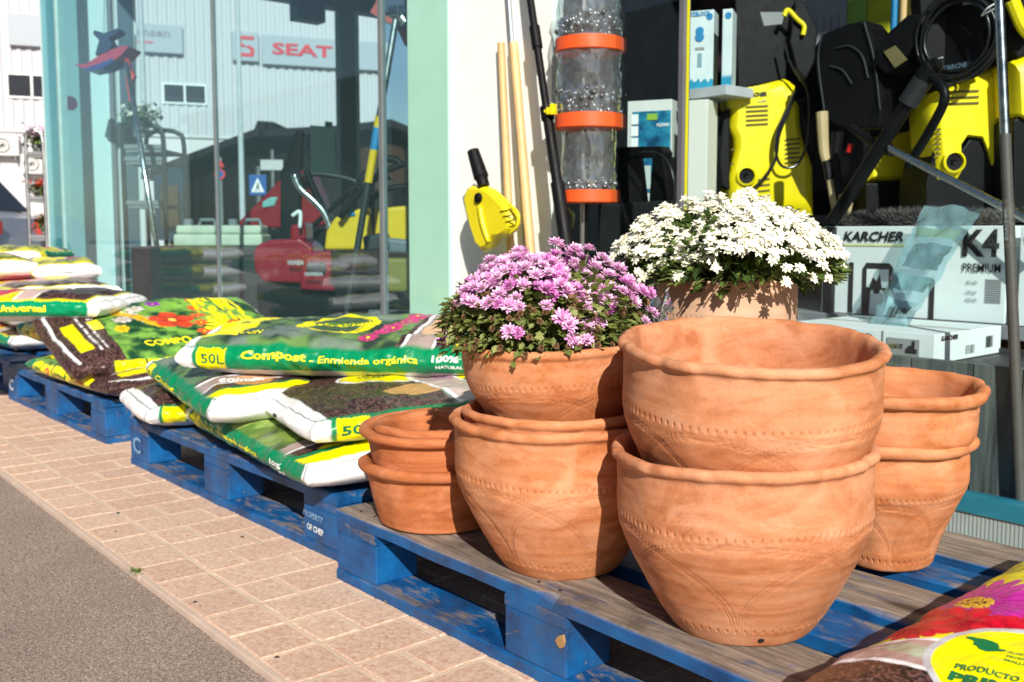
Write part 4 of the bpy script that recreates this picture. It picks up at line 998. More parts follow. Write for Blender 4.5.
def ac(s_, z_, lab):
    M = Matrix.LocRotScale(FB.location, FB.rotation_euler, None)
    r = empty('air_conditioner', M @ Vector((s_, -.38, z_)), FB.rotation_euler.z, lab, 'air conditioner', 'air conditioners on the warehouse wall')
    g = MB(); g.bb((0, 0, 0), (.95, .36, .75)); g.build('casing', plain('ac_white', (.72, .71, .68), .5), r, bevel=.03)
    g = MB(); g.lathe([(.28, 0), (.28, .03), (.25, .03), (.25, .0)], (.38, -.005, .38), 24, rot=Matrix.Rotation(PI/2, 3, 'X'))
    for k in range(6): g.box((.38, -.02, .38), (.50, .012, .012), Matrix.Rotation(k*PI/6, 3, 'Y'))
    g.build('fan_grille', DGREY, r)
    g = MB(); g.bb((.1, .05, -.2), (.14, .42, 0)); g.bb((.8, .05, -.2), (.84, .42, 0)); g.build('bracket', MGREY, r)
ac(-3.75, 3.66, 'white air conditioner on the warehouse wall, left one at the photo edge'); ac(-2.75, 2.98, 'white air conditioner on the warehouse wall behind the flower rack')
# low terracotta wall
a, b = P(-60, 240, d=19), P(60, 240, d=19); g = MB()
g.bb((0, 0, 0), ((b-a).length, .25, .95)); g.bb((-.03, -.03, .95), ((b-a).length+.03, .28, 1.0))
bw = g.build('low_wall', plain('brick_orange', (.52, .25, .15), .9, var=.25, bs=.4, bscale=30), loc=(a.x, a.y, 0), rot=(0, 0, math.atan2((b-a).y, (b-a).x)), bevel=.01)
tag(bw, 'low orange brick wall in front of the white warehouse, behind the flower rack', 'wall')
# dark hall seen through the shop
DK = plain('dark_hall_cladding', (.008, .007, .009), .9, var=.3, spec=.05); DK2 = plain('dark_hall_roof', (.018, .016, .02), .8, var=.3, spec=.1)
D0 = 31; o = P(300, HOR, d=D0); o.z = 0
k = D0/FPX
HB = empty('dark_hall', o, YAW, 'dark low hall with sloping roof beyond the shop windows, under the white warehouse', 'building')
def hp_(x, y): return ((x-300)*k, (232-y)*k+HC)
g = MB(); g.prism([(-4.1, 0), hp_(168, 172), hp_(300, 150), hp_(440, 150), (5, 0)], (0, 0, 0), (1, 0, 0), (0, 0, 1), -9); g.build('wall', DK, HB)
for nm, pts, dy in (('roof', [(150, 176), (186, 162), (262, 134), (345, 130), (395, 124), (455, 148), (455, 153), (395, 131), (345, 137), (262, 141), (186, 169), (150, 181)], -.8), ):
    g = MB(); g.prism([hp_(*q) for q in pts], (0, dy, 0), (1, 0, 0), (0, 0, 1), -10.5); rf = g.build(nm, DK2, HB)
g = MB(); g.prism([hp_(248, 140), hp_(256, 121), hp_(272, 122), hp_(268, 140)], (0, .5, 0), (1, 0, 0), (0, 0, 1), -2); g.build('chimney', DK2, rf)
g = MB(); g.prism([hp_(166, 178), hp_(196, 166), hp_(196, 240), hp_(166, 240)], (0, -.9, 0), (1, 0, 0), (0, 0, 1), -.6); g.build('blue_panel', plain('petrol_blue', (.005, .03, .06), .7, spec=.1), HB)
g = MB(); g.prism([hp_(350, 146), hp_(405, 146), hp_(405, 190), hp_(350, 190)], (0, -.05, 0), (1, 0, 0), (0, 0, 1), -.04); g.build('brown_door', plain('hall_door_brown', (.045, .022, .014), .8, spec=.1), HB)
g = MB(); g.prism([hp_(176, 188), hp_(192, 188), hp_(192, 226), hp_(176, 226)], (0, -1.2, 0), (1, 0, 0), (0, 0, 1), -.04); g.build('shutter', plain('hall_shutter', (.06, .04, .025), .8, spec=.1), HB)
SBL = plain('road_sign_blue', (.01, .09, .34), .4)
def post(c, top): g = MB(); g.tube([(c.x, c.y, 0), (c.x, c.y, top)], .035, 8); return g
def roadsign(x, y, d, lab, cat='road sign'):
    c = P(x, y, d=d); r = empty('road_sign', (c.x, c.y, 0), YAW, lab, cat); g = MB(); g.tube([(0, .03, 0), (0, .03, c.z+.3)], .035, 8); g.build('post', STEEL, r); return r, c.z, d/FPX
r, z, kk = roadsign(258, 185, 16, 'blue square pedestrian crossing sign in front of the dark hall')
g = MB(); g.bb((-8.5*kk, -.02, z-10*kk), (8.5*kk, 0, z+10*kk)); g.build('plate', SBL, r, bevel=.008)
g = MB(); g.prism([(-6.5*kk, -7*kk), (6.5*kk, -7*kk), (0, 7*kk)], (0, -.024, z), (1, 0, 0), (0, 0, 1), .003); g.build('triangle', INKW, r)
g = MB(); q = kk
g.lathe([(0, 0), (1.1*q, .001)], (0.3*q, -.028, z+1.2*q), 10, rot=Matrix.Rotation(PI/2, 3, 'X'))
g.prism([(-.6*q, 0), (1.0*q, 0), (2.2*q, -6*q), (1.2*q, -6*q), (0.2*q, -2.5*q), (-1.6*q, -6*q), (-2.6*q, -6*q)], (0, -.028, z), (1, 0, 0), (0, 0, 1), .003); g.build('walking_figure', INKB, r)
r, z, kk = roadsign(220, 174, 18, 'round no parking sign with red ring in front of the dark hall')
g = MB(); g.lathe([(0, 0), (5.5*kk, .0), (5.5*kk, .02)], (0, -.01, z), 24, rot=Matrix.Rotation(PI/2, 3, 'X')); g.build('disc', INKR, r)
g = MB(); g.lathe([(0, 0.003), (3.6*kk, .003)], (0, -.013, z), 24, rot=Matrix.Rotation(PI/2, 3, 'X')); g.build('face', SBL, r)
g = MB(); g.prism([(-5*kk, 7*kk), (5*kk, 7*kk), (0, 15*kk)], (0, -.02, z), (1, 0, 0), (0, 0, 1), .02); g.build('warning_triangle', INKR, r)
r, z, kk = roadsign(272, 165, 20, 'small white rectangular sign above the blue crossing sign')
g = MB(); g.bb((-11*kk, -.03, z-5*kk), (11*kk, 0, z+5*kk)); g.build('plate', plain('sign_dull_white', (.45, .45, .45), .6), r)
text('ZONA', (-6*kk, -.031, z-2*kk), (1, 0, 0), (0, 0, 1), 12*kk, 4*kk, INKGR, r, W=False) if 0 else None
# street lamp poles crossing the view
for x, d, y0, lab in ((243, 26, -80, 'grey steel lamp post seen through the shop, right of the round sign'), (148, 24, -80, 'grey steel lamp post seen through the shop, beside the Jansen sign')):
    c = P(x, 232, d=d); r = empty('street_lamp', (c.x, c.y, 0), YAW, lab, 'street lamp', 'lamp posts seen through the shop')
    g = MB(); g.tube([(0, 0, 0), (0, 0, 3), (0, 0, 9)], [.08, .07, .05], 12); g.build('pole', plain('lamp_grey', (.42, .47, .50), .5), r)
    g = MB(); g.tube([(0, 0, 9), (.3, -.3, 9.3), (1, -1, 9.4)], .05, 8); g.box((1.2, -1.2, 9.4), (.6, .3, .12), .8); g.build('lamp_head', MGREY, r)

# parked car at the left edge: hatchback whose tail ends at x ~ 22 px
CAR = plain('car_silver', (.36, .37, .40), .3, .5, coat=.6); CGL = plain('car_glass', (.02, .022, .026), .08)
c = P(24, 232, d=12.5); r = empty('parked_car', (c.x, c.y, 0), YAW+PI, 'silver hatchback cut by the left edge of the photo', 'car')
# local +x points to photo left
prof = [(0.0, .38), (.02, .62), (.10, .88), (.22, .95), (.55, 1.36), (.9, 1.46), (1.9, 1.48), (2.45, 1.38), (3.15, 1.0), (3.9, .86), (4.1, .66), (4.12, .38), (3.7, .28), (.4, .28)]
g = MB(); nn = 9; vs = []
for j in range(nn):
    t_ = j/(nn-1)*2-1; ins = .10*abs(t_)**4
    for x, z in prof: vs.append((x+ins*(1 if x < 2 else -1), t_*(.86-(.16 if z > 1.05 else 0)*1.0), z-.03*abs(t_)**3*(1 if z > .9 else 0)))
m = len(prof); g.add(vs, [(j*m+i, j*m+(i+1) % m, (j+1)*m+(i+1) % m, (j+1)*m+i) for j in range(nn-1) for i in range(m)]+[tuple(range(m))[::-1], tuple((nn-1)*m+i for i in range(m))])
smoothang(g.build('body', CAR, r), .5)
for sy in (-1, 1):
    g = MB(); q = [(.62, 1.02), (.78, 1.34), (1.5, 1.40), (1.5, 1.0)]; g.prism(q, (0, sy*.79, 0), (1, 0, 0), (0, 0, 1), -.02*sy if 0 else .02); q = [(1.58, 1.0), (1.58, 1.40), (2.3, 1.33), (2.85, 1.0)]; g.prism(q, (0, sy*.79, 0), (1, 0, 0), (0, 0, 1), .02); g.build('side_window', CGL, r)
    for x in (.75, 3.3):
        g = MB(); g.lathe([(.17, -.1), (.30, -.1), (.31, -.06), (.31, .08), (.28, .1), (.17, .1)], (x, sy*.78, .31), 28, rot=Matrix.Rotation(PI/2, 3, 'X')); wh = g.build('wheel', BLACK, r, smooth=True)
        g = MB(); g.lathe([(0, .07), (.05, .08), (.19, .095), (.19, -.095), (.05, -.08), (0, -.07)], (x, sy*.78, .31), 20, rot=Matrix.Rotation(PI/2, 3, 'X')); g.build('rim', ALU, wh)
g = MB(); g.prism([(-.62, 0), (.62, 0), (.5, .52), (-.5, .52)], (.23, 0, .98), (0, 1, 0), (.62, 0, .78), .02); g.build('rear_window', CGL, r)
for k in range(7):
    pass
g = MB(); g.bb((.0, .52, .68), (.12, .80, .84)); g.bb((.0, -.80, .68), (.12, -.52, .84)); g.build('tail_light', REDB, r)
# flower rack outside at the left
def rackplants(g2, gl, c, s, col):
    for i in range(260):
        p = c+Vector((random.gauss(0, s*.55), random.gauss(0, s*.55), random.gauss(-.1*s, s*.4)))
        leaf(gl, p, Vector([random.uniform(-1, 1) for _ in range(3)]), Vector((0, 0, 1)), s*.42, s*.15)
    for i in range(70):
        p = c+Vector((random.gauss(0, s*.55), random.gauss(0, s*.55), abs(random.gauss(.35*s, s*.3)))); bloom_daisy(g2, p, Vector((random.uniform(-1, 1), random.uniform(-1, 1), 1)), s*.22, n=6)
def rack(x0, x1, ytop, d, lab, shelves, tone, flowers):
    a = P(x0, 232, d=d); k = d/FPX; w_ = (x1-x0)*k; top = HC+(232-ytop)*k
    r = empty('plant_rack', (a.x, a.y, 0), YAW, lab, 'plant rack')
    for y in (0, .45):
        g = MB(); g.tube(spline([(0, y, 0), (0, y, top*.5), (0, y, top-.12), (.05, y, top-.02), (w_/2, y, top), (w_-.05, y, top-.02), (w_, y, top-.12), (w_, y, top*.5), (w_, y, 0)], 4), .018, 8); g.build('hoop_frame', tone, r)
    for ys in shelves:
        z = HC+(232-ys)*k; g = MB(); g.bb((.01, 0, z-.025), (w_-.01, .45, z)); g.bb((.0, -.01, z), (w_, .01, z+.03)); g.build('shelf', MGREY, r)
    for (x, y, s, m) in flowers:
        c = P(x, y, d=d+.2); g2, gl = MB(), MB(); rackplants(g2, gl, c, s, None)
        p = empty('potted_plant', (c.x, c.y, c.z-s), YAW, {PINK: 'pink flowering plant', WHT: 'pale blue green plant', INKR: 'red flowering plant', DRYF: 'small orange flowering plant'}[m]+' on '+('the rack at the left edge' if d > 9 else 'the rack inside the shop')+(', upper shelf' if y < 150 else ', lower shelf'), 'plant')
        g2.build('flowers', m, p, W=True); gl.build('leaves', LEAFW, p, W=True)
        g = MB(); g.lathe([(0, -s*1.25), (s*.45, -s*1.25), (s*.6, -s*.35), (s*.5, -s*.35)], c, 14); g.build('plant_pot', MGREY, p, W=True)
    return r
rack(29.5, 46.5, 131, 9.6, 'grey metal plant rack on the pavement at the left edge', (156, 200, 238), STEEL, ((38, 138, .11, PINK), (40, 188, .10, INKR), (45, 222, .09, DRYF)))

OPP = empty('added_opposite_block', (0, -24, 0), 0, 'dark low block across the road, added out of view to darken the shop glass reflections', 'building')  # added out-of-view block: keeps bright horizon sky out of the glass reflections
g = MB(); g.bb((-70, -12, 0), (25, 0, 8.5)); g.build('wall', plain('added_block_wall', (.05, .05, .05), .9, var=.4), OPP)
g = MB(); g.bb((-70.3, -12.3, 8.52), (25.3, .5, 9.0)); g.build('roof', plain('added_block_roof', (.04, .04, .045), .8), OPP)
for i in range(14): g = MB(); g.bb((-62+i*6, .0, 2.0), (-58.5+i*6, .06, 4.5)); g.build('window', plain('added_block_window', (.03, .04, .05), .2), OPP)

# ------------------------------------------------------------------ the shop
SH = empty('shop_building', (0, 0, 0), 0, 'garden and tool shop with teal and glass front behind the pallets', 'building')
GV = 2.2; UE = -8.3
def sbox(n, a, b, m, bevel=0): g = MB(); g.bb(a, b); return g.build(n, m, SH, bevel=bevel)
sbox('teal_column', (-3.216, GV-.02, 0), (-2.952, GV+.25, 3.3), TEAL, .004)
sbox('white_wall', (-2.952, GV, 0), (-2.412, GV+.05, 3.3), WALLW)
sbox('lintel', (UE, GV-.03, 3.3), (2.2, GV+.3, 3.9), WALLW)
sbox('roof', (UE-.2, GV+.3, 3.3), (2.2, 9, 3.5), CEIL)
sbox('floor', (UE, GV-.05, -.05), (2.2, 9, .02), SFLOOR)
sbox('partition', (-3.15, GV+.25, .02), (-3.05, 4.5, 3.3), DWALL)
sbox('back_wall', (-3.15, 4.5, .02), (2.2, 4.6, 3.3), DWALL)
sbox('rear_wall', (UE, 8.9, .02), (-3.0, 9.0, 3.3), plain('rear_wall_grey', (.25, .28, .28), .8))
sbox('side_wall', (2.1, GV, .02), (2.2, 4.6, 3.3), WALLW)
sbox('plinth', (-2.412, GV-.03, 0), (2.2, GV+.02, .080), plain('ribbed_grey_plinth', (.26, .33, .33), .6, var=.1))
g = MB(); x = -2.40
while x < 0: g.bb((x, GV-.0312, .004), (x+.004, GV-.030, .078)); x += .009
g.build('plinth_ribs', plain('plinth_rib', (.28, .35, .35), .6), SH)
sbox('blue_strip', (-2.412, GV-.036, .0815), (2.2, GV+.02, .118), TEAL2)
sbox('sill', (UE, GV-.02, 0), (-3.216, GV+.08, .10), MGREY)
# glass panes of the left front with thin steel joints
jo = [-8.20, -7.80, -5.055, -3.433, -3.216]
g = MB(); g.bb((-8.20, GV, .10), (-7.83, GV+.02, 3.3)); g.build('teal_glass_strip', glass_mat('teal_strip_glass', (.60, .82, .85), .7, 1.5, .18, (.10, .38, .42)), SH)
for a, b in ((-7.80, -5.06), (-5.05, -3.438), (-3.428, -3.216)):
    g = MB(); g.add([(a, GV, .10), (b, GV, .10), (b, GV, 3.3), (a, GV, 3.3)], [(0, 1, 2, 3)]); g.build('window_pane', GLASS_L, SH)
for a, w_ in ((-5.055, .006), (-3.433, .012)): sbox('joint', (a-w_, GV-.008, .10), (a+w_, GV+.016, 3.3), plain('joint_grey', (.16, .18, .19), .4))
for a in (-7.815,): sbox('frame_post', (a-.02, GV-.01, .1), (a+.02, GV+.05, 3.3), plain('frame_pale', (.30, .50, .50), .4))
# display glass
for a, b in ((-2.412, -1.868), (-1.852, 2.1)):
    g = MB(); g.add([(a, GV, .12), (b, GV, .12), (b, GV, 3.3), (a, GV, 3.3)], [(0, 1, 2, 3)]); g.build('window_pane', GLASS_R, SH)
sbox('joint', (-1.868, GV-.01, .12), (-1.852, GV+.02, 3.3), plain('joint_grey2', (.12, .12, .14), .4)); sbox('yellow_seal', (-1.852, GV+.004, .12), (-1.848, GV+.012, 3.3), YELLOW)
# side wall of the left part: panel, posts, glass, header
sbox('end_panel', (UE-.06, GV+.03, .02), (UE, 2.72, 3.3), plain('pale_teal_panel', (.70, .88, .88), .5, var=.03))
for a, b, m in ((2.72, 2.75, MGREY), (2.78, 2.80, WHITE), (2.80, 2.92, plain('post_blue_grey', (.12, .16, .20), .4)), (2.93, 2.95, WHITE), (4.86, 5.02, plain('dark_post', (.03, .045, .055), .4)), (5.02, 5.06, plain('post_light', (.30, .36, .38), .4)), (8.6, 8.9, MGREY)): sbox('end_post', (UE-.08, a, .02), (UE+.02, b, 2.78), m)
sbox('header', (UE-.10, 2.72, 2.79), (UE+.06, 8.9, 3.3), NAVY)
g = MB(); g.add([(UE, 2.95, .02), (UE, 8.6, .02), (UE, 8.6, 2.78), (UE, 2.95, 2.78)], [(0, 1, 2, 3)]); g.build('end_window_pane', glass_mat('end_glass', (.86, .95, .95), .8), SH)
c = P(302, 16, u=UE); sbox('ventilation_box', (UE+.03, c.y-.14, c.z-.07), (UE+.18, c.y+.14, c.z+.10), NAVY)
c = P(322, 150, u=UE); sb_ = sbox('paper_notice', (UE+.012, c.y-.13, c.z-.24), (UE+.016, c.y+.13, c.z+.22), plain('notice_paper', (.42, .62, .58), .7, var=.03))
c = P(328, 125, u=UE); sbox('green_sticker', (UE+.012, c.y-.04, c.z-.02), (UE+.016, c.y+.04, c.z+.03), INKG)
c = P(70, 103, u=UE); g = MB(); g.lathe([(0, .006), (.05, .006), (.055, 0)], (UE+.004, c.y, c.z), 24, rot=Matrix.Rotation(PI/2, 3, 'Y') @ Matrix.Scale(1, 3)); 
st = g.build('round_sticker', plain('sticker_red_blue', (.30, .05, .12), .4), SH)

# ------------------------------------------------------------------ tools outside on the white wall
def linept(x0, y0, x1, y1, v0, v1, zend=None):
    a, b = P(x0, y0, v=v0), P(x1, y1, v=v1)
    if zend is not None: k = (a.z-zend)/(a.z-b.z); b = a+(b-a)*k
    return a, b
a, b = linept(501, 43, 511, 258, 2.185, 2.165, .004); g = MB(); g.tube([a, (a+b)/2, b], [.013, .0135, .014], 14)
tag(smoothang(g.build('wooden_handle', WOODH)), 'left wooden tool handle leaning on the white wall', 'tool handle', 'wooden tool handles on the white wall')
a, b = linept(513.5, 43, 531, 258, 2.180, 2.13, .004); g = MB(); g.tube([a, (a+b)/2, b], [.015, .016, .0155], 14)
tag(smoothang(g.build('wooden_handle', WOODH)), 'right, thicker wooden tool handle leaning on the white wall', 'tool handle', 'wooden tool handles on the white wall')
a, b = linept(506, -40, 513, 60, 2.188, 2.185, .004); g = MB(); g.tube([a, b], .0085, 12)
tag(smoothang(g.build('grey_pole', plain('galvanised', (.35, .40, .44), .4, .6))), 'thin grey metal pole behind the wooden handles', 'pole')
a, b = linept(526, -30, 566, 242, 2.16, 2.06, .004)
r = empty('telescopic_pole', b, 0, 'black telescopic pole with yellow clamp knob leaning in front of the shop glass', 'pole')
def seg(t0, t1, rad, nm, m=BLACK, rr=None): g = MB(); g.tube([a+(b-a)*t0, a+(b-a)*t1], rad, 18); return smoothang(g.build(nm, m, r, W=True))
tl = lambda y: (y+30)/(272)*((a-P(566, 242, v=2.06)).length/(a-b).length)
seg(0, tl(120), .0125, 'upper_tube'); seg(tl(30), tl(52), .0175, 'collar'); seg(tl(112), tl(192), .0165, 'middle_tube'); seg(tl(112), tl(124), .021, 'clamp'); seg(tl(186), 1, .0215, 'grip_sleeve')
kc = a+(b-a)*tl(117)+Vector((.035, -.012, 0)); g = MB(); g.box(kc, (.03, .02, .022), .3); g.box(kc+Vector((.008, 0, .004)), (.014, .024, .034), .3); g.box(kc-Vector((.02, 0, 0)), (.02, .012, .012), .3)
g.build('yellow_knob', YEL2, r, bevel=.003, W=True)
# cordless blower hanging on the wall
c0 = P(496, 215, v=2.10); r = empty('cordless_blower', c0, 0, 'yellow and black cordless blower hanging on the white wall', 'power tool')
def pp(x, y, dv=0): return P(x, y, v=2.13-dv)
g = MB(); pts = [(480, 185), (490, 186), (497, 189), (505, 196), (514, 205), (520, 214), (522, 224), (518, 232), (511, 237), (503, 238), (497, 248), (490, 252), (484, 246), (478, 228), (473, 208), (471, 196), (474, 188)]
nl = 7; ring = [pp(*q) for q in pts]; cen = sum(ring, Vector())/len(ring); vs = []
for j in range(nl):
    t_ = j/(nl-1); s_ = math.sqrt(max(.0, 1-(t_*2-1)**2*.55)); vs += [cen+(q-cen)*(.55+.45*s_)+Vector((.012, -.055*t_+.0, 0)) for q in ring]
m = len(ring); g.add(vs, [(j*m+i, j*m+(i+1) % m, (j+1)*m+(i+1) % m, (j+1)*m+i) for j in range(nl-1) for i in range(m)]+[tuple(range(m)), tuple((nl-1)*m+i for i in range(m))[::-1]])
smoothang(g.build('body', YEL2, r, W=True), .8)
g = MB(); g.tube(spline([pp(509, 234, .052), pp(517, 226, .052), pp(518, 214, .052), pp(510, 205, .050)], 5), .006, 8); g.build('motor_rim', YEL2, r, W=True, smooth=True)
g = MB(); g.tube(spline([pp(480, 206, .055), pp(483, 224, .055), pp(489, 242, .052)], 4), .010, 8); g.build('side_ridge', YEL2, r, W=True, smooth=True)
g = MB(); a, b = pp(484, 186, .04), pp(473, 151, .04); g.tube([a, a+(b-a)*.2, a+(b-a)*.25, b], [.020, .021, .026, .021], 4 if 0 else 16); smoothang(g.build('nozzle', BLACK, r, W=True))
c = pp(479, 198, .055); g = MB(); g.lathe([(0, .012), (.012, .012), (.017, .008), (.018, 0)], c, 24, rot=Matrix.Rotation(PI/2, 3, 'X')); smoothang(g.build('round_knob', BLACK, r, W=True))
for k in range(4):
    g = MB(); g.tube([pp(500+3*k, 212+5*k, .056), pp(508+3*k, 210+5*k, .054)], .0022, 5); g.build('cooling_slot', BLACK, r, W=True)
for x, y in ((486, 196), (500, 200), (514, 214), (488, 240)): g = MB(); g.lathe([(0, .002), (.0028, .0015), (.003, 0)], pp(x, y, .053), 8, rot=Matrix.Rotation(PI/2, 3, 'X')); g.build('screw', DGREY, r, W=True)
text('CLEAN', pp(482, 240, .10), (.25, 0, 1), (-1, 0, .25), .06, .008, BLACK, r, W=True) if 0 else None
#PART5
# ------------------------------------------------------------------ display window contents
def lbox(name, x0, y0, x1, y1, v, depth, m, label, cat='box', zb=None, group=None, bevel=.003, rot=0):
    """street-aligned carton whose front face spans the given outline at depth v; origin at its base"""
    a = P(x0, (y0+y1)/2, v=v); b_ = P(x1, (y0+y1)/2, v=v); zt = P((x0+x1)/2, y0, v=v).z; z0 = P((x0+x1)/2, y1, v=v).z if zb is None else zb
    r = empty(name, (a.x, v, z0), rot, label, cat, group); w_, h = b_.x-a.x, zt-z0
    if rot: w_ *= .60/math.cos(rot-YAW)*1.04
    g = MB(); g.bb((0, 0, 0), (w_, depth, h)); g.build('carton', m, r, bevel=bevel)
    return r, w_, h
def rect(r, x0, z0, x1, z1, m, y=-.0015, nm='printed_panel', th=.001):
    g = MB(); g.bb((x0, y-th, z0), (x1, y, z1)); return g.build(nm, m, r)
def ftext(r, s, x, z, w_, h, m, y=-.003, bold=.02, shear=0, nm='lettering'): return text(s, (x, y, z), (1, 0, 0), (0, 0, 1), w_, h, m, r, W=False, bold=bold, shear=shear, name=nm)
# crate with vertical boards under the cartons
CRW = newmat('grey_plank_print'); m, nt_, bs = CRW
gr = noise_(nt_, coords(nt_, (30, 30, 2.2)), 1, 6, .6, .8); nt_.links.new(ramp(nt_, gr, [(.3, (.035, .04, .04)), (.5, (.10, .115, .11)), (.7, (.19, .205, .19))]), bs.inputs['Base Color']); bs.inputs['Roughness'].default_value = .6
r = empty('plank_crate', (-1.95, 2.25, .02), 0, 'low crate of dark grey upright planks inside the display window at the right', 'crate')
x = 0; k = 0
while x < 1.5:
    w_ = [.135, .12, .15, .11][k % 4]; g = MB(); g.bb((x+.0015, 0, 0), (x+w_-.0015, .02, .386)); g.build('plank', m, r, bevel=.002); x += w_; k += 1
g = MB(); g.bb((0, .022, .30), (x, .045, .34)); g.bb((0, .4, 0), (x, .42, .38)); g.bb((0, .022, .0), (.02, .4, .38)); g.bb((x-.02, .022, 0), (x, .4, .38)); g.bb((.02, .046, .34), (x-.02, .399, .366)); g.build('frame', DGREY, r)
CART = plain('carton_white', (.76, .83, .84), .6, var=.05)
c = P(935, 334.6, v=2.30); x0 = P(785, 330, v=2.3).x
r = empty('accessory_carton', (x0, 2.30, .388), 0, 'flat white carton with home kit label in front of the K4 carton', 'box'); w_ = c.x-x0; h = c.z-.388
g = MB(); g.bb((0, 0, 0), (w_, .36, h)); g.build('carton', CART, r, bevel=.002)
ftext(r, 'K3', .20, .010, .065, .052, INKB, bold=.05); rect(r, .287, .0, .2905, h, INKGR)
rect(r, .300, .014, .385, h-.016, plain('panel_mid_grey', (.30, .31, .30), .6)); ftext(r, '+ HOME KIT', .304, .030, .040, .012, INKB, bold=.03)
g = MB(); g.lathe([(.0, 0), (.006, .001)], (.362, -.0045, .034), 14, rot=Matrix.Rotation(PI/2, 3, 'X')); g.bb((.352, -.005, .022), (.380, -.0035, .032)); g.bb((.368, -.005, .030), (.374, -.0035, .052)); g.build('pictogram', INKB, r)
g = MB(); g.bb((0, .172, h+.0005), (w_, .186, h+.0012)); g.build('tape', plain('tape_brown', (.42, .38, .30), .3), r)
text('KARCHER', (w_+.001, .03, h-.018), (0, 1, 0), (0, 0, 1), .085, .012, INKB, r, W=False, bold=.05, shear=.2)
def barcode(r, O, X, Y, w_, h, n=18, m=INKB):
    g = MB(); O, X, Y = Vector(O), Vector(X), Vector(Y); t_ = 0; Nn = X.cross(Y)*.001
    for i in range(n):
        q = w_/n*random.choice([.3, .5, .7]); g.add([O+Nn+X*(i*w_/n), O+Nn+X*(i*w_/n+q), O+Nn+X*(i*w_/n+q)+Y*h, O+Nn+X*(i*w_/n)+Y*h], [(0, 1, 2, 3)])
    return g.build('barcode', m, r)
barcode(r, (w_+.001, .16, .012), (0, 1, 0), (0, 0, 1), .05, .022); barcode(r, (w_+.001, .27, .02), (0, 1, 0), (0, 0, 1), .04, .03)
def Kcarton(x0, x1, v, lab, full=True):
    a, b_ = P(x0, 270, v=v), P(x1, 270, v=v); zt = P((x0+x1)/2, 226, v=v).z; z0 = .46
    r = empty('washer_carton', (a.x, v, z0), 0, lab, 'box', 'white pressure washer cartons'); w_ = b_.x-a.x; h = zt-z0
    g = MB(); g.bb((0, 0, 0), (w_, .33, h)); g.build('carton', CART, r, bevel=.003); S = w_/(x1-x0)
    X = lambda px: (px-x0)*S; Zf = lambda py: h-(py-226)*S
    if full:
        rect(r, X(824), 0, X(838), h-.002, plain('panel_charcoal', (.06, .062, .065), .6))
        ftext(r, 'KARCHER', X(846), Zf(241), 64*S, 10*S, INKB, bold=.03, shear=.25); rect(r, X(846), Zf(245.5), X(911), Zf(243.5), plain('pale_yellow', (.75, .74, .35), .5))
        ftext(r, 'K4', X(967), Zf(254), 33*S, 25*S, INKB, bold=.03); ftext(r, 'PREMIUM', X(968), Zf(268), 34*S, 8*S, INKB, bold=.01)
        for py in (279, 288, 295): ftext(r, {279: '≤ 30 m²/h', 288: '130 bar', 295: '420 l/h'}[py] if py != 279 else '30 m/h', X(972), Zf(py), 10*S, 3.5*S, INKGR)
        g = MB()
        for py in range(274, 296, 2): g.bb((X(989), -.0025, Zf(py+1)), (X(1003), -.0015, Zf(py)))
        g.build('spec_table', INKGR, r)
        g = MB(); g.bb((X(853), -.0025, Zf(312)), (X(858), -.0015, Zf(262))); g.bb((X(937), -.0025, Zf(318)), (X(942), -.0015, Zf(276)))
        pic = [(868, 322), (868, 268), (872, 262), (896, 262), (900, 266), (901, 322), (894, 322), (893, 292), (890, 288), (888, 282), (886, 292), (881, 292), (879, 281), (877, 290), (875, 322)]
        g.prism([(X(px), Zf(py)) for px, py in pic], (0, -.0025, 0), (1, 0, 0), (0, 0, 1), -.001)
        g.build('machine_picture', INKB, r)
        g = MB(); g.prism([(X(px), Zf(py)) for px, py in [(873, 268), (896, 268), (896, 286), (873, 286)]], (0, -.0045, 0), (1, 0, 0), (0, 0, 1), -.001); g.build('picture_window', CART, r)
        g = MB(); g.prism([(X(px), Zf(py)) for px, py in [(876, 288), (880, 276), (884, 280), (887, 273), (890, 288)]], (0, -.006, 0), (1, 0, 0), (0, 0, 1), -.001); g.build('picture_detail', INKB, r)
    else:
        ftext(r, 'KARCHER', .012, Zf(241), 64*S, 10*S, INKB, bold=.06, shear=.25); rect(r, .012, Zf(245.5), .12, Zf(243.5), YELLOW)
    return r, w_, h
rK, wK, hK = Kcarton(822, 1007, 2.70, 'large white K4 pressure washer carton behind the flat carton')
Kcarton(1019, 1130, 2.68, 'white pressure washer carton partly cut by the right edge of the photo', False)
zK = .46+hK
r = empty('display_table', (-2.9, 2.68, .02), 0, 'low grey display table inside the right window carrying cartons', 'table')
g = MB(); g.bb((0.02, 0, .40), (2.9, 1.5, .438)); g.build('table_top', MGREY, r, bevel=.004)
for q in ((.06, .05), (2.84, .05), (.06, 1.45), (2.84, 1.45)): g = MB(); g.bb((q[0]-.02, q[1]-.02, 0), (q[0]+.02, q[1]+.02, .40)); g.build('leg', STEEL, r)
zt = P(775, 216, v=3.08).z
r = empty('display_riser', (-2.85, 3.05, .458), 0, 'dark riser shelf under the yellow pressure washers', 'shelf'); hR = zt-.458
g = MB(); g.bb((0, 0, hR-.03), (2.75, 1.0, hR)); g.build('shelf_board', DGREY, r)
for x in (.0, .9, 1.8, 2.72): g = MB(); g.bb((x, .01, 0), (x+.03, .98, hR-.032)); g.build('support', DGREY, r)
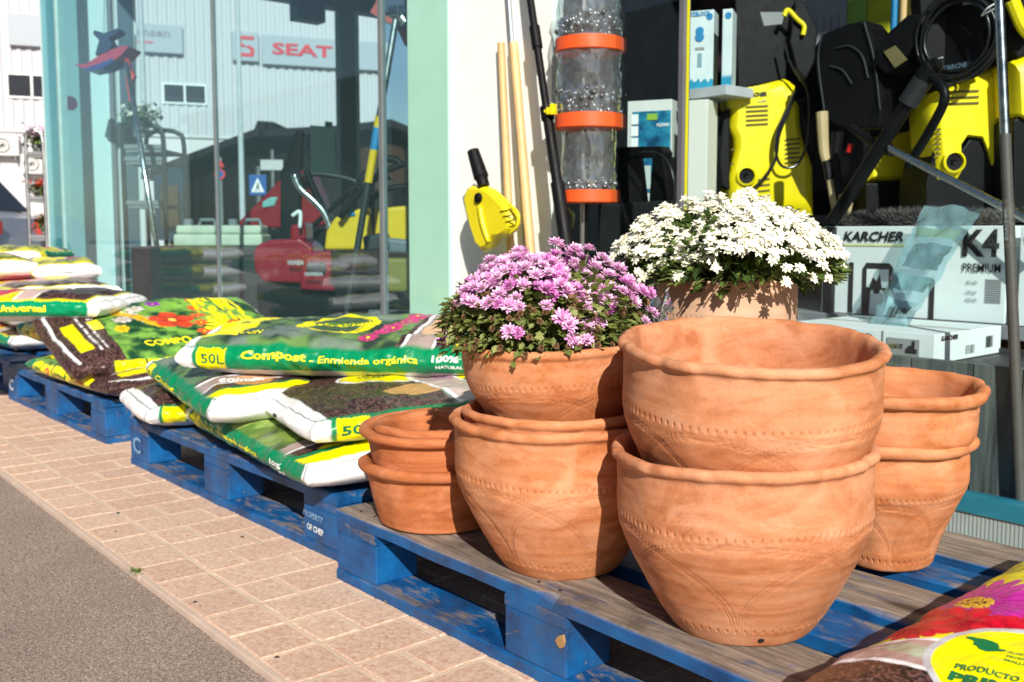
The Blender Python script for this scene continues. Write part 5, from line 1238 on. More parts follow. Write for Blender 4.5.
# pressure washers
def washer(pts, v, depth, lab, ring_, slots, brand, hood=None, hoods2=None, sag=.012):
    mx_ = sum(q[0] for q in pts)/len(pts); c0_ = P(mx_, 150, v=v); D = c0_.dot(VIEW); depth *= .8
    base = [P(x, y, d=D) for x, y in pts]; cx = sum((q.x for q in base))/len(base); zmin = min(q.z for q in base)
    cy_ = sum((q.y for q in base))/len(base)
    r = empty('pressure_washer', (cx, cy_, zmin), 0, lab, 'pressure washer', 'yellow pressure washers in the display window')
    cen = sum(base, Vector())/len(base); vs = []; nl = 6; L = [(0, .80), (.012, .92), (.035, 1), (.5, 1.0), (.9, .97), (1, .9)]
    for t_, s_ in L: vs += [cen+(q-cen)*s_+VIEW*(t_*(depth if t_ > .1 else 1)) for q in base]
    m = len(base); g = MB(); g.add(vs, [(j*m+i, (j+1)*m+i, (j+1)*m+(i+1) % m, j*m+(i+1) % m) for j in range(nl-1) for i in range(m)]+[tuple(range(m)), tuple((nl-1)*m+i for i in range(m))[::-1]])
    smoothang(g.build('body', YELLOW, r, W=True), .5)
    px = lambda x, y, d=0: P(x, y, d=D-d)
    if ring_:
        x, y, rr = ring_; s_ = rr*D/FPX
        g = MB(); R_ = Matrix.Rotation(YAW, 3, 'Z') @ Matrix.Rotation(PI/2, 3, 'X'); g.lathe([(s_*1.3, 0), (s_*1.3, .012), (s_*1.05, .016), (s_, .006)], px(x, y), 30, rot=R_); smoothang(g.build('wheel_guard', YELLOW, r, W=True))
        g = MB(); g.lathe([(0, .006), (s_*.3, .010), (s_*.35, .004), (s_*1.02, .005)], px(x, y), 24, rot=R_); g.build('black_hub', BLACK, r, W=True)
    g = MB(); P0 = lambda x, y: px(x, y, .004)
    for x0, y0, x1, y1, n in slots:
        for i in range(n):
            yy = y0+(y1-y0)*i/max(1, n-1); a, b_ = P0(x0, yy), P0(x1, yy-1.2); q = Vector((0, 0, .0032)); g.add([a-q, b_-q, b_+q, a+q], [(0, 1, 2, 3)])
    if slots: g.build('louvres', plain('slot_dark', (.10, .075, .003), .6), r, W=True)
    for x0, y0, x1, h, s_, m_ in brand:
        a, b_ = px(x0, y0, .006), px(x1, y0-1, .006); k = (b_-a).length
        text(s_, a, (b_-a), (0, 0, 1), k, h*k/(x1-x0), m_, r, bold=.06, shear=.2)
    for kind, pts2, m_, d0, d1 in (hood or []):
        g = MB(); ring = [px(x, y, -d0) for x, y in pts2]
        n_ = len(ring); g.add([*ring, *[q+VIEW*(d1-d0) for q in ring]], [tuple(range(n_))[::-1], tuple(range(n_, 2*n_))]+[(i, (i+1) % n_, n_+(i+1) % n_, n_+i) for i in range(n_)]); g.build(kind, m_, r, bevel=.006, W=True)
    for kind, pts2, rad, m_ in (hoods2 or []):
        g = MB(); g.tube(spline([P(x, y, d=D-d) for x, y, d in pts2], 7), rad, 10); smoothang(g.build(kind, m_, r, W=True))
    return r
washer([(737, 88), (760, 84), (786, 77), (792, 80), (798, 84), (796, 98), (803, 104), (803, 122), (806, 140), (815, 166), (816, 218), (730, 218), (731, 196), (729, 180), (736, 150), (735, 138), (730, 126), (732, 110), (729, 97), (731, 90)], 3.08, .26,
       'yellow pressure washer with looped black hose and yellow trigger gun, left one in the window', (746, 176, 7.5), [(746, 107, 768, 125, 5), (785, 140, 800, 163, 6), (758, 180, 770, 197, 4), (731, 150, 734, 165, 2)], [(744, 97, 767, 4.2, 'KARCHER', INKB), (758, 102.5, 766, 1.8, 'K 3.80', INKGR)],
       [('back_panel', [(738, 89), (736, 30), (733, -60), (800, -60), (796, 0), (789, 40), (786, 79), (760, 85)], BLACK, .03, .12), ('panel_opening', [(760, 12), (785, 12), (782, 24), (764, 26)], MGREY, .028, .03), ('trigger_gun', [(796, 2), (806, 5), (818, 30), (815, 62), (806, 80), (797, 70), (790, 42)], BLACK, -.03, .03), ('cable_side', [(724, 110), (730, 108), (730, 190), (722, 186), (719, 160)], BLACK, .02, .08),
        ('name_plate', [(742, 88), (770, 85), (768, 106), (744, 107)], YELLOW, -.003, 0), ('hose_reel', [(800, 100), (808, 96), (816, 120), (814, 150), (806, 138)], BLACK, -.01, .1)],
       [('yellow_trigger', [(784, 16, .045), (788, 10, .045), (797, 19, .045), (804, 26, .045), (803, 35, .045)], .0085, YELLOW), ('hose', [(784, 40, .05), (790, 62, .055), (800, 78, .06), (808, 92, .06), (809, 125, .05), (805, 150, .05), (795, 166, .05), (782, 166, .05), (776, 152, .05), (778, 130, .05), (788, 108, .05), (796, 90, .06)], .0050, RUBBER),
        ('hose', [(796, 90, .06), (788, 112, .05), (779, 135, .045), (775, 160, .04), (764, 178, .03), (748, 194, .02), (738, 206, .01)], .0060, RUBBER)])
washer([(940, 90), (975, 74), (1003, 62), (1012, 70), (1016, 110), (1012, 175), (996, 170), (990, 150), (985, 138), (966, 136), (958, 148), (958, 182), (938, 182), (934, 140), (932, 110)], 3.10, .26, 'yellow pressure washer under the coiled black hose, in the middle of the right window', (953, 162, 8.5), [(949, 92, 979, 104, 3), (935, 130, 941, 155, 6), (1000, 126, 1008, 146, 5)], [],
       [('lower_chassis', [(926, 184), (934, 150), (962, 150), (972, 136), (984, 140), (998, 174), (1012, 178), (1014, 216), (926, 216)], BLACK, .02, .24), ('back_panel', [(925, 75), (920, 0), (925, -60), (1010, -60), (1006, 0), (1004, 60), (975, 76), (942, 92)], BLACK, .02, .1)], [])
washer([(868, 138), (896, 132), (920, 128), (922, 182), (868, 182)], 3.24, .2, 'small yellow pressure washer behind the crossed tubes', None, [], [], [('lower_chassis', [(866, 183), (924, 183), (924, 214), (866, 214)], BLACK, -.01, .2), ('back_panel', [(868, 137), (866, 60), (924, 60), (922, 128)], BLACK, .02, .12)], [])
washer([(1016, 60), (1060, 40), (1062, 200), (1040, 200), (1030, 120), (1018, 112)], 3.10, .24, 'yellow pressure washer cut by the right edge of the photo', None, [], [], [('lower_chassis', [(1014, 120), (1030, 110), (1062, 190), (1062, 216), (1014, 216)], BLACK, .02, .2), ('back_panel', [(1008, 40), (1012, -60), (1062, -60), (1062, 42), (1018, 58)], BLACK, .02, .1)], [('yellow_cap', [(1012, 0, .02), (1022, 24, .02), (1030, 34, .02)], .02, YELLOW)])
# coiled hose with white ties
cc = P(957, 36, v=2.98); k = P(958, 36, v=2.98).x-P(957, 36, v=2.98).x
r = empty('coiled_hose', cc, 0, 'coil of black hose with white ties hanging in the right window', 'hose')
for i, (rr, dy) in enumerate(((43, 0), (41, .014), (38, -.004), (35.5, .012), (33, .0), (41.5, .028), (37, .026))):
    g = MB(); g.tube([cc+Vector((math.cos(t_)*rr*k*(.98+.01*math.sin(3*t_+i)), dy+.006*math.sin(2*t_+i), math.sin(t_)*rr*k*1.02)) for t_ in [2*PI*j/56 for j in range(56)]], .0048, 8, closed=True); g.build('loop', RUBBER, r, W=True, smooth=True)
for a_ in (-2.35, .55):
    q = cc+Vector((math.cos(a_)*38*k, -.01, math.sin(a_)*38*k)); d_ = Vector((math.cos(a_), 0, math.sin(a_))); g = MB()
    g.tube(spline([q-d_*.028, q+Vector((0, -.016, 0)), q+d_*.026, q+Vector((0, .05, 0)), q-d_*.028], 4), .0022, 6); g.tube([q-d_*.028, q-d_*.02+Vector((.035, -.008, .008))], .002, 5); g.build('tie', INKW, r, W=True)
g = MB(); g.box(cc+Vector((0, .03, 44*k)), (.045, .07, .05)); g.build('holder', BLACK, r, W=True, bevel=.006)
g = MB(); a = P(930, 12, v=3.05); b_ = P(985, 66, v=3.05); g.bb((a.x, 3.04, b_.z), (b_.x, 3.07, a.z)); g.build('backing', BLACK, r, W=True)
a = P(942, 72, v=3.03); text('KARCHER', P(942, 71, v=3.03), (1, 0, .04), (0, 0, 1), 30*k, 5*k, plain('emboss_grey', (.10, .15, .2), .4), r, bold=.05, shear=.2)
# surface cleaner, guns and lances
def blob(name, pts, v, depth, m, lab, cat, bevel=.008, extra=None):
    q = [P(x, y, v=v) for x, y in pts]; c = sum(q, Vector())/len(q); r = empty(name, (c.x, v, min(p_.z for p_ in q)), 0, lab, cat)
    g = MB(); g.prism([(p_.x, p_.z) for p_ in q], (0, v, 0), (1, 0, 0), (0, 0, 1), -depth); g.build('housing', m, r, bevel=bevel, W=True); return r
r = blob('surface_cleaner', [(822, 34), (846, 24), (864, 20), (870, 28), (876, 60), (882, 95), (880, 128), (842, 128), (826, 118), (816, 80), (814, 48)], 3.0, .12, BLACK, 'black fan-shaped surface cleaner between the yellow pressure washers', 'cleaner head')
g = MB()
for pts in ([(836, 48, 0), (850, 46, 0), (862, 56, 0), (868, 78, 0)], [(830, 66, 0), (842, 70, 0), (852, 84, 0)], [(822, 34, 0), (818, 60, 0), (824, 110, 0)], [(864, 22, 0), (874, 60, 0), (880, 110, 0)]): g.tube(spline([P(x, y, v=2.995) for x, y, _ in pts], 6), .0035, 6)
g.build('ribs', DGREY, r, W=True)
r = blob('vacuum_nozzle', [(872, 62), (886, 34), (908, 14), (920, 14), (916, 42), (900, 66), (886, 74)], 2.98, .10, BLACK, 'black floor nozzle standing above the crossed tubes', 'nozzle')
g = MB(); g.prism([((P(x, y, v=2.98).x), P(x, y, v=2.98).z) for x, y in [(885, 52), (896, 46), (908, 60), (896, 68)]], (0, 2.972, 0), (1, 0, 0), (0, 0, 1), .004 if 0 else -.006); g.build('label_patch', plain('olive_patch', (.18, .15, .06), .6), r, W=True)
LAN = plain('lance_beige', (.50, .38, .20), .5, var=.15)
for i, (pts, lab) in enumerate((([(822, 112), (824, 150), (828, 168), (834, 205), (840, 222)], 'left beige and black spray lance under the surface cleaner'), ([(838, 132), (836, 160), (842, 200), (840, 220)], 'middle beige and black spray lance under the surface cleaner'), ([(856, 140), (852, 180), (850, 200), (846, 220)], 'right beige and black spray lance under the surface cleaner'))):
    q = spline([P(x, y, v=2.93+.015*i) for x, y in pts], 6); r = empty('spray_lance', q[-1], 0, lab, 'spray lance', 'beige spray lances')
    n = len(q); h_ = n//2
    g = MB(); g.tube(q[:h_], [.020-.006*j/h_ for j in range(h_)], 10); smoothang(g.build('grip', LAN if i == 0 else BLACK, r, W=True)); g = MB(); g.tube(q[h_-1:], .011, 10); smoothang(g.build('tube', LAN, r, W=True)); g = MB(); g.tube(q[h_-2:h_+3], .016, 10); smoothang(g.build('collar', BLACK, r, W=True))
r = blob('trigger_gun', [(842, 150), (850, 138), (862, 130), (866, 148), (860, 170), (850, 186), (842, 182), (839, 166)], 2.88, .05, BLACK, 'black trigger gun with a small red catch, in front of the lances', 'spray gun')
g = MB(); g.box(P(850, 148, v=2.875), (.014, .012, .03), Matrix.Rotation(.3, 3, 'Y')); g.build('red_catch', REDB, r, W=True, bevel=.003)
g = MB(); g.tube(spline([P(852, 128, v=2.86), P(864, 136, v=2.85), P(880, 148, v=2.8), P(893, 152, v=2.75)], 6), .014, 10); g.build('hose_joint', BLACK, r, W=True)
a, b_ = P(885, 146, v=2.66), P(1060, 236, v=2.60); r = empty('aluminium_tube', b_, 0, 'diagonal aluminium suction tube in the right window', 'tube')
g = MB(); g.tube([a, b_], .0105, 18); smoothang(g.build('tube', ALU, r, W=True)); g = MB(); g.tube([a+(b_-a)*-.04, a+(b_-a)*.03], .015, 14); smoothang(g.build('collar', BLACK, r, W=True))
a, b_ = P(928, 72, v=2.66), P(832, 222, v=2.64); r = empty('suction_handle', b_, 0, 'thick black suction hose handle crossing the aluminium tube', 'hose')
g = MB(); q = spline([a+Vector((.03, 0, .02)), a, a+(b_-a)*.3, a+(b_-a)*.7, b_], 8); g.tube(q, [.020]*6+[.026]*8+[.020]*(len(q)-14), 14); smoothang(g.build('tube', BLACK, r, W=True))
g = MB(); g.tube([a+(b_-a)*.05, a+(b_-a)*.2], .028, 14); smoothang(g.build('sleeve', DGREY, r, W=True)); g = MB(); g.tube(spline([a, P(945, 95, v=2.64), P(930, 130, v=2.66), P(908, 165, v=2.7)], 6), .013, 10); g.build('second_hose', BLACK, r, W=True, smooth=True)
# upright pole at the right
a, b_ = P(997, -60, v=2.24), P(1015, 366, v=2.232); zb_ = .03; b2 = a+(b_-a)*((a.z-zb_)/(a.z-b_.z))
m1 = P(1007, 134, v=2.238); r = empty('upright_pole', (b2.x, 2.225, .03), 0, 'upright pole, aluminium above and grey-brown sleeve below, just inside the right window', 'pole')
d_ = (b2-a); tm = (a.z-m1.z)/(a.z-b2.z); g = MB(); g.tube([a, a+d_*tm], .0105, 18); smoothang(g.build('aluminium_tube', ALU, r, W=True)); g = MB(); g.tube([a+d_*tm, b2], .0118, 18); smoothang(g.build('sleeve', BRONZE, r, W=True))
text('KARCHER', a+d_*(tm*1.55)+Vector((.002, -.0115, 0)), -d_, Vector((-1, 0, 0)), .07, .006, INKGR, r, bold=.04)
# fluffy brush roll on the carton
g = MB(); FUR = leafmat('brush_grey', (.05, .045, .045), (.12, .11, .11), (.22, .20, .19), .9, .05)
a, b_ = P(846, 216, v=2.80), P(1000, 214, v=2.80)
for i in range(9000):
    t_ = random.random(); th = random.uniform(-.3, PI+.3); c = Vector((a.x+(b_.x-a.x)*t_, 2.82, zK+.012)); R_ = .050*random.uniform(.75, 1.1)*(1-.25*abs(t_-.5)**2*4)
    d_ = Vector((random.uniform(-.35, .35), math.cos(th)*1.1, math.sin(th))); p0_ = c+d_*R_*.35; p1_ = c+d_*R_; s_ = Vector((random.uniform(-1, 1), random.uniform(-1, 1), random.uniform(-1, 1))).normalized()*.0016
    g.add([p0_-s_, p0_+s_, p1_], [(0, 1, 2)])
o = g.build('brush_roll', FUR); tag(o, 'fluffy dark grey brush roll lying on top of the K4 carton', 'brush')
# blister pouch leaning over the cartons
top = [P(926, 203, v=2.64), P(986, 205, v=2.66)]; bot = [P(872, 322, v=2.44), P(909, 329, v=2.44)]
top = [Vector((q.x, q.y, max(q.z, zK+.02))) for q in top]; zb_ = .388+h+.004
nu, nv = 16, 40; vs = []
for k_ in range(nv):
    t_ = k_/(nv-1); 
    for i in range(nu):
        s_ = i/(nu-1); q = top[0].lerp(top[1], s_).lerp(bot[0].lerp(bot[1], s_), t_)
        arch = .05*math.exp(-((t_-.06)/.10)**2); fl = .010*mnoise.noise((s_*3, t_*6, 4))+.006*mnoise.noise((s_*8, t_*20, 8))
        vs.append(q+Vector((0, -.01-fl, fl*.8-arch*.2)))
r = empty('blister_pouch', bot[0], 0, 'crumpled clear plastic pouch of a hose accessory draped over the cartons', 'packaging')
PCARD = plain('pouch_print', (.30, .50, .52), .3, var=.25)
g = MB(); g.add(vs, [(k_*nu+i, k_*nu+i+1, (k_+1)*nu+i+1, (k_+1)*nu+i) for k_ in range(nv-1) for i in range(nu-1)]); g.build('clear_bag', glass_mat('pouch_film', (.62, .80, .82), 2.2, 1.5, .30, (.45, .72, .76)), r, W=True, smooth=True)
def sub(s0, s1, t0, t1, m_, nm, off=.006):
    g = MB(); q = []
    for k_ in range(int(t0*(nv-1)), int(t1*(nv-1))+1):
        for i in range(int(s0*(nu-1)), int(s1*(nu-1))+1): q.append(vs[k_*nu+i]+Vector((0, -off*.0+.003*(1 if off > 0 else -1), 0)))
    n2 = int(s1*(nu-1))-int(s0*(nu-1))+1; n1 = len(q)//n2
    g.add(q, [(a_*n2+c_, a_*n2+c_+1, (a_+1)*n2+c_+1, (a_+1)*n2+c_) for a_ in range(n1-1) for c_ in range(n2-1)]); return g.build(nm, m_, r, W=True, smooth=True)
sub(.12, .92, .22, .30, plain('pouch_yellow', (.45, .45, .12), .4), 'yellow_header'); sub(.15, .9, .34, .56, plain('pouch_photo', (.06, .13, .14), .4, var=.5), 'printed_photo'); sub(.1, .9, .60, .74, plain('pouch_green', (.12, .36, .33), .4, var=.3), 'printed_card'); sub(.25, .85, .80, .94, plain('pouch_label', (.62, .70, .70), .5), 'bar_label')
q = vs[int(.93*(nv-1))*nu+5]; ax_ = (bot[1]-bot[0]).normalized(); up_ = (top[0]-bot[0]).normalized(); barcode(r, (0, 0, 0), ax_, up_, .05, .035).location = (q-Vector(r.location))+Vector((0, -.012, 0))
# ---- tower of bins
TD = 3.12; kx = TD/FPX; tc_ = P(589, 100, d=TD); cx, fy = tc_.x, tc_.y; R0 = 34*kx
r = empty('fittings_tower', (cx, fy, .02), 0, 'tower of orange-rimmed clear bins full of grey fittings behind the display glass', 'display stand')
for i, (y0, y1, hw) in enumerate(((33, 47, 34), (111, 126, 34), (189, 202, 29))):
    za, zb2 = P(589, y0, d=TD-R0).z, P(589, y1, d=TD-R0).z; R_ = hw*kx*.985; cx_ = cx
    g = MB(); g.lathe([(R_*.2, zb2), (R_*.97, zb2), (R_, zb2+.003), (R_, za), (R_*.96, za), (R_*.95, zb2+.006), (R_*.2, zb2+.006)], (cx_, fy, 0), 48); smoothang(g.build('bin_rim', ORANGE, r, W=True))
    g = MB(); hh = (.235 if i else .16) if i < 3 else .12; rr = R_*.93; vs2 = []; n1 = 90; n2 = 26
    for a_ in range(n1):
        for b2_ in range(n2): t_ = 2*PI*a_/n1; z = za+hh*b2_/(n2-1); f = rr*(1+.07*mnoise.noise((math.cos(t_)*2.6, math.sin(t_)*2.6, z*16+i*9))+.05*mnoise.noise((math.cos(t_)*6, math.sin(t_)*6, z*40))); vs2.append((cx_+f*math.cos(t_), fy+f*math.sin(t_), z))
    g.add(vs2, [(a_*n2+b2_, ((a_+1) % n1)*n2+b2_, ((a_+1) % n1)*n2+b2_+1, a_*n2+b2_+1) for a_ in range(n1) for b2_ in range(n2-1)]); g.build('clear_bin', FILM, r, W=True, smooth=True)
    g = MB()
    for j in range(170):
        t_ = random.uniform(0, 2*PI); f = R_*.85*random.random()**.4; c = Vector((cx_+f*math.cos(t_), fy+f*math.sin(t_), za+random.uniform(0, .075)*(1 if i < 2 else .3)))
        R2 = Matrix.Rotation(random.uniform(0, PI), 3, 'X') @ Matrix.Rotation(random.uniform(0, PI), 3, 'Z')
        if j % 2: g.lathe([(.006, -.012), (.010, -.012), (.010, .012), (.006, .012), (.006, -.012)], c, 10, rot=R2)
        else: g.tube([c+R2 @ Vector((.016*math.cos(u_), .016*math.sin(u_), 0)) for u_ in [k_*PI/8 for k_ in range(9)]], .0065, 8)
    tag(g.build('fittings', plain('zinc_fittings', (.20, .21, .22), .3, .7, var=.4), r, W=True, smooth=True), kind='stuff')
g = MB(); g.tube([(cx-8*kx, fy, .02), (cx-8*kx, fy, 2.3)], .008, 10); g.build('centre_pole', STEEL, r, W=True); g = MB(); g.lathe([(0, .02), (R0*1.1, .02), (R0*1.1, .03), (.01, .045)], (cx, fy, 0), 32); g.build('foot', DGREY, r, W=True)
# carton with blue print
PB2 = newmat('blue_box_print'); m, nt_, bs = PB2
nt_.links.new(ramp(nt_, noise_(nt_, coords(nt_), 16, 4, .6), [(.35, (.004, .05, .12)), (.5, (.01, .15, .28)), (.68, (.04, .34, .45))]), bs.inputs['Base Color']); bs.inputs['Roughness'].default_value = .35
r, w_, h = lbox('pump_carton', 627, 98, 678, 240, 2.78, .16, plain('carton_pale', (.62, .66, .64), .6, var=.05), 'white carton with blue printed front behind the black machine', zb=.458, rot=.45); S = w_/51
X = lambda px: (px-627)*S; Zf = lambda py: h-(py-98)*S
rect(r, X(633), Zf(200), X(677), Zf(110), m); ftext(r, 'FQ5000', X(661), Zf(128), 14*S, 4*S, INKW, y=-.004, shear=.2); rect(r, X(650), Zf(120), X(662), Zf(113), plain('lime', (.25, .45, .05), .5), y=-.004, nm='logo_patch')
for k_ in range(6): rect(r, X(631.5), Zf(124+13*k_), X(640), Zf(113+13*k_), CART, y=-.004, nm='icon_square')
rect(r, X(642), Zf(196), X(655), Zf(170), plain('print_pale', (.5, .6, .6), .6), y=-.004, nm='diagram'); rect(r, X(666), Zf(196), X(672), Zf(172), BLUEB, y=-.005, nm='blue_bar')
# black machine with tubular handle in front of it
r = empty('black_machine', (P(640, 230, v=2.6).x, 2.6, .458-.44), 0, 'black machine with arched handle and cable in front of the blue carton', 'machine')
g = MB()
def pr(g, pts, v, th): g.prism([(P(x, y, v=v).x, P(x, y, v=v).z) for x, y in pts], (0, v, 0), (1, 0, 0), (0, 0, 1), -th)
pr(g, [(612, 150), (624, 148), (626, 165), (630, 200), (632, 260), (600, 262), (606, 200)], 2.60, .10); g.build('left_upright', BLACK, r, bevel=.006, W=True)
g = MB(); pr(g, [(612, 147), (660, 146), (664, 153), (662, 158), (616, 158)], 2.60, .05); g.build('cross_handle', BLACK, r, bevel=.005, W=True)
g = MB(); pr(g, [(652, 156), (662, 156), (666, 180), (668, 262), (640, 262), (648, 210)], 2.60, .10); g.build('right_upright', BLACK, r, bevel=.006, W=True)
g = MB(); pr(g, [(600, 204), (668, 200), (674, 262), (596, 262)], 2.57, .16); g.build('housing', DGREY, r, bevel=.01, W=True)
g = MB(); a = P(635, 262, v=2.6); g.bb((a.x-.10, 2.58, .02), (a.x+.10, 2.72, a.z+.02)); g.build('base', BLACK, r, W=True, bevel=.01)
g = MB(); g.tube(spline([P(626, 165, v=2.56), P(636, 155, v=2.55), P(655, 153, v=2.55), P(668, 163, v=2.55), P(674, 185, v=2.55), P(672, 215, v=2.56), P(668, 240, v=2.58)], 6), .0052, 8); g.build('cable', RUBBER, r, W=True, smooth=True)
# shelf with blue and white cartons
za = P(700, 88, v=2.86).z; r = empty('wall_shelf', (P(684, 90, v=2.86).x, 2.86, za-.04), 0, 'white shelf board behind the glass joint carrying blue and white cartons', 'shelf')
g = MB(); xa, xb = P(684, 90, v=2.86).x, P(726, 90, v=2.86).x; g.bb((xa, 2.86, za-.035), (xb, 3.02, za)); g.build('board', plain('shelf_white', (.5, .53, .56), .5), r, W=True, bevel=.002)
g = MB(); g.bb((xa, 2.99, .458), (xa+.03, 3.02, za-.036)); g.build('bracket', MGREY, r, W=True)
BXW = plain('carton_blue_white', (.60, .70, .72), .5)
for (x0, x1, lab) in ((684.5, 719, 'blue and white sprayer carton on the shelf, nearest the glass joint'), (722, 734, 'blue and white carton on the shelf, beside the washer handle')):
    r, w_, h = lbox('sprayer_carton', x0, 8, x1, 88, 2.88, .10, BXW, lab, zb=za+.001, group='blue and white cartons', rot=.5); S = w_/(x1-x0)
    g = MB(); zz = [(0, 0), (w_, 0)]+[(w_*(1-i/12), (11+3*math.sin(i*2.3))*S+.0) for i in range(13)]; g.prism(zz, (0, -.001, .001), (1, 0, 0), (0, 0, 1), -.001) ; g.build('blue_print', plain('cyan_print', (.01, .28, .46), .5, var=.3), r)
    if x0 < 700:
        ftext(r, 'OZELOCK', .005, h-.022, w_*.82, .018, BLUEB, bold=.03) if 0 else ftext(r, 'HOZELOCK', .003, h-.020, w_*.86, .016, BLUEB, bold=.03)
        g = MB(); g.lathe([(0, 0), (5*S, .0)], (18*S, -.002, h-24*S), 20, rot=Matrix.Rotation(PI/2, 3, 'X')); g.lathe([(0, .001), (5.5*S, .001)], (18*S, -.002, h-31*S), 20, rot=Matrix.Rotation(PI/2, 3, 'X')); g.build('bottle_picture', BLUEB, r)
        rect(r, 13*S, h-46*S, 24*S, h-43*S, INKGR, nm='caption'); rect(r, 16*S, h-66*S, 21*S, h-50*S, plain('print_grey_blue', (.2, .33, .38), .6), nm='small_picture')
    g = MB(); g.lathe([(0, 0), (4*S, 0)], (w_-5*S, -.002, h-8*S), 16, rot=Matrix.Rotation(PI/2, 3, 'X')); g.build('round_mark', BLUEB, r)
r, w_, h = lbox('tall_carton', 686, 99, 710, 240, 2.80, .11, plain('carton_cream', (.70, .72, .66), .6, var=.04), 'plain pale carton standing under the shelf beside the yellow seal', zb=.458, rot=.35)
r, w_, h = lbox('grey_case', 714, 115, 728, 192, 3.2, .2, plain('case_grey', (.30, .33, .36), .5), 'grey rounded case between the pale carton and the first washer', zb=zt+.001, bevel=.02)
# backdrop goods
def back(x0, y0, x1, y1, m_, lab, nm='carton', v=3.7, d=.25):
    r, w_, h = lbox(nm, x0, y0, x1, y1, v, d, m_, lab); 
    return r, w_, h
zS = P(850, 46, v=3.7).z
r = empty('upper_shelf', (-2.9, 3.68, zS-.03), 0, 'dark upper shelf at the back of the display window', 'shelf'); g = MB(); g.bb((0, 0, 0), (2.8, .5, .025)); g.build('board', DGREY, r)
for x in (0.0, 1.4, 2.77): g = MB(); g.bb((x, .1, -(zS-.03)+.02), (x+.03, .13, 0)); g.build('upright', DGREY, r)
PALEV = plain('pale_violet_card', (.42, .42, .52), .6); LIME = plain('lime_card', (.30, .55, .10), .5, var=.25); YG = plain('yellow_green_card', (.58, .60, .03), .5, var=.3)
for x0, x1, y0, m_, lab in ((700, 738, -30, plain('dark_maroon', (.05, .02, .03), .6), 'dark carton on the upper shelf at the left'), (760, 805, -6, plain('white_tub', (.45, .48, .5), .5), 'pale tub on the upper shelf above the left washer'), (806, 846, -20, PALEV, 'pale violet ribbed carton on the upper shelf'), (847, 866, -30, LIME, 'lime green carton on the upper shelf'), (867, 890, -30, YG, 'yellow green carton on the upper shelf, right of the lime one')):
    r, w_, h = lbox('shelf_carton', x0, y0, x1, 46, 3.72, .25, m_, lab, zb=zS+.0, group='cartons on the upper shelf')
    if 'lime' in lab: rect(r, 0, h*.62, w_, h*.66, INKW); rect(r, 0, h*.70, w_, h*.78, BLUEB)
    if 'violet' in lab:
        for k_ in range(5): rect(r, w_*(.1+.18*k_), 0, w_*(.13+.18*k_), h*.5, INKGR, nm='rib')
r, w_, h = lbox('tall_yellow_display', 866, 44, 890, 92, 3.60, .05, YG, 'yellow green hanging card below the upper shelf', 'display card')
for k_ in range(5):
    g = MB(); g.tube([(.0, -.03, h*(.2+.18*k_)), (w_*.6, -.06, h*(.28+.18*k_)), (w_*1.0, -.03, h*(.2+.18*k_))], .002, 5); g.build('hook', BLACK, r)
for x, m_, lab, nm, gp in ((896, BLUEB, 'blue tool handle at the back of the display', 'tool_handle', None), (905, WOODH, 'left pale wooden handle at the back of the display', 'tool_handle', 'a'), (915, WOODH, 'right pale wooden handle at the back of the display', 'tool_handle', 'a')):
    a = P(x, -30, v=3.5); c_ = P(x-4, 60, v=3.5); g = MB(); g.tube([a, Vector((c_.x, 3.5, zt+.0))], .013, 12); tag(smoothang(g.build(nm, m_)), lab, 'tool handle', 'tool handles at the back of the display' if gp else None)

# ------------------------------------------------------------------ inside the left part
r = rack(126, 166, 126, 7.2, 'dark hoop plant rack inside the left shop window', (150, 162, 205), DGREY, ((140, 118, .11, WHT),))
a, b_ = P(127, 62, d=6.75), P(155, 236, d=6.6); dd = b_-a; b2 = a+dd*((a.z-.03)/(a.z-b_.z))
r = empty('long_handled_tool', b2, 0, 'long silver tool with a red head standing inside the left shop window', 'tool'); g = MB(); g.tube([a, b2], .018, 10); g.build('shaft', ALU, r, W=True, smooth=True)
g = MB(); k = 6.75/FPX; pts = [(125, 58), (129, 60), (130, 68), (135, 76), (131, 82), (133, 100), (129, 102), (126, 80)]; q = [P(x, y, d=6.74) for x, y in pts]; g.add([*q, *[p_+VIEW*.04 for p_ in q]], [tuple(range(8)), tuple(range(8, 16))[::-1]]+[(i, (i+1) % 8, 8+(i+1) % 8, 8+i) for i in range(8)]); g.build('red_head', REDB, r, W=True)
# hanging red and blue curved tool
r = empty('hanging_scoop', P(100, 50, d=7.35), 0, 'red and blue curved scoop hanging in the left shop window', 'tool')
def vp(g, pts, d, th): 
    q = [P(x, y, d=d) for x, y in pts]; n = len(q); g.add([*q, *[p_+VIEW*th for p_ in q]], [tuple(range(n))[::-1], tuple(range(n, 2*n))]+[(i, (i+1) % n, n+(i+1) % n, n+i) for i in range(n)])
g = MB(); vp(g, [(74, 64), (84, 69), (98, 68), (112, 62), (122, 54), (129, 46), (122, 46), (110, 50), (98, 56), (86, 64)], 7.35, .25); g.build('red_blade', plain('scoop_red', (.50, .04, .09), .4), r, W=True)
g = MB(); vp(g, [(76, 66), (88, 71), (102, 68), (114, 61), (112, 58), (98, 64), (84, 68)], 7.34, .2); g.build('blue_edge', plain('scoop_blue', (.04, .05, .22), .4), r, W=True)
g = MB(); vp(g, [(95, 55), (99, 40), (93, 34), (94, 30), (104, 33), (118, 28), (119, 32), (108, 38), (112, 44), (108, 51)], 7.34, .12); g.build('bracket', NAVY, r, W=True)
g = MB(); g.tube([P(104, 40, d=7.4), P(104, -60, d=7.4)], .006, 6); g.build('hanger', STEEL, r, W=True)
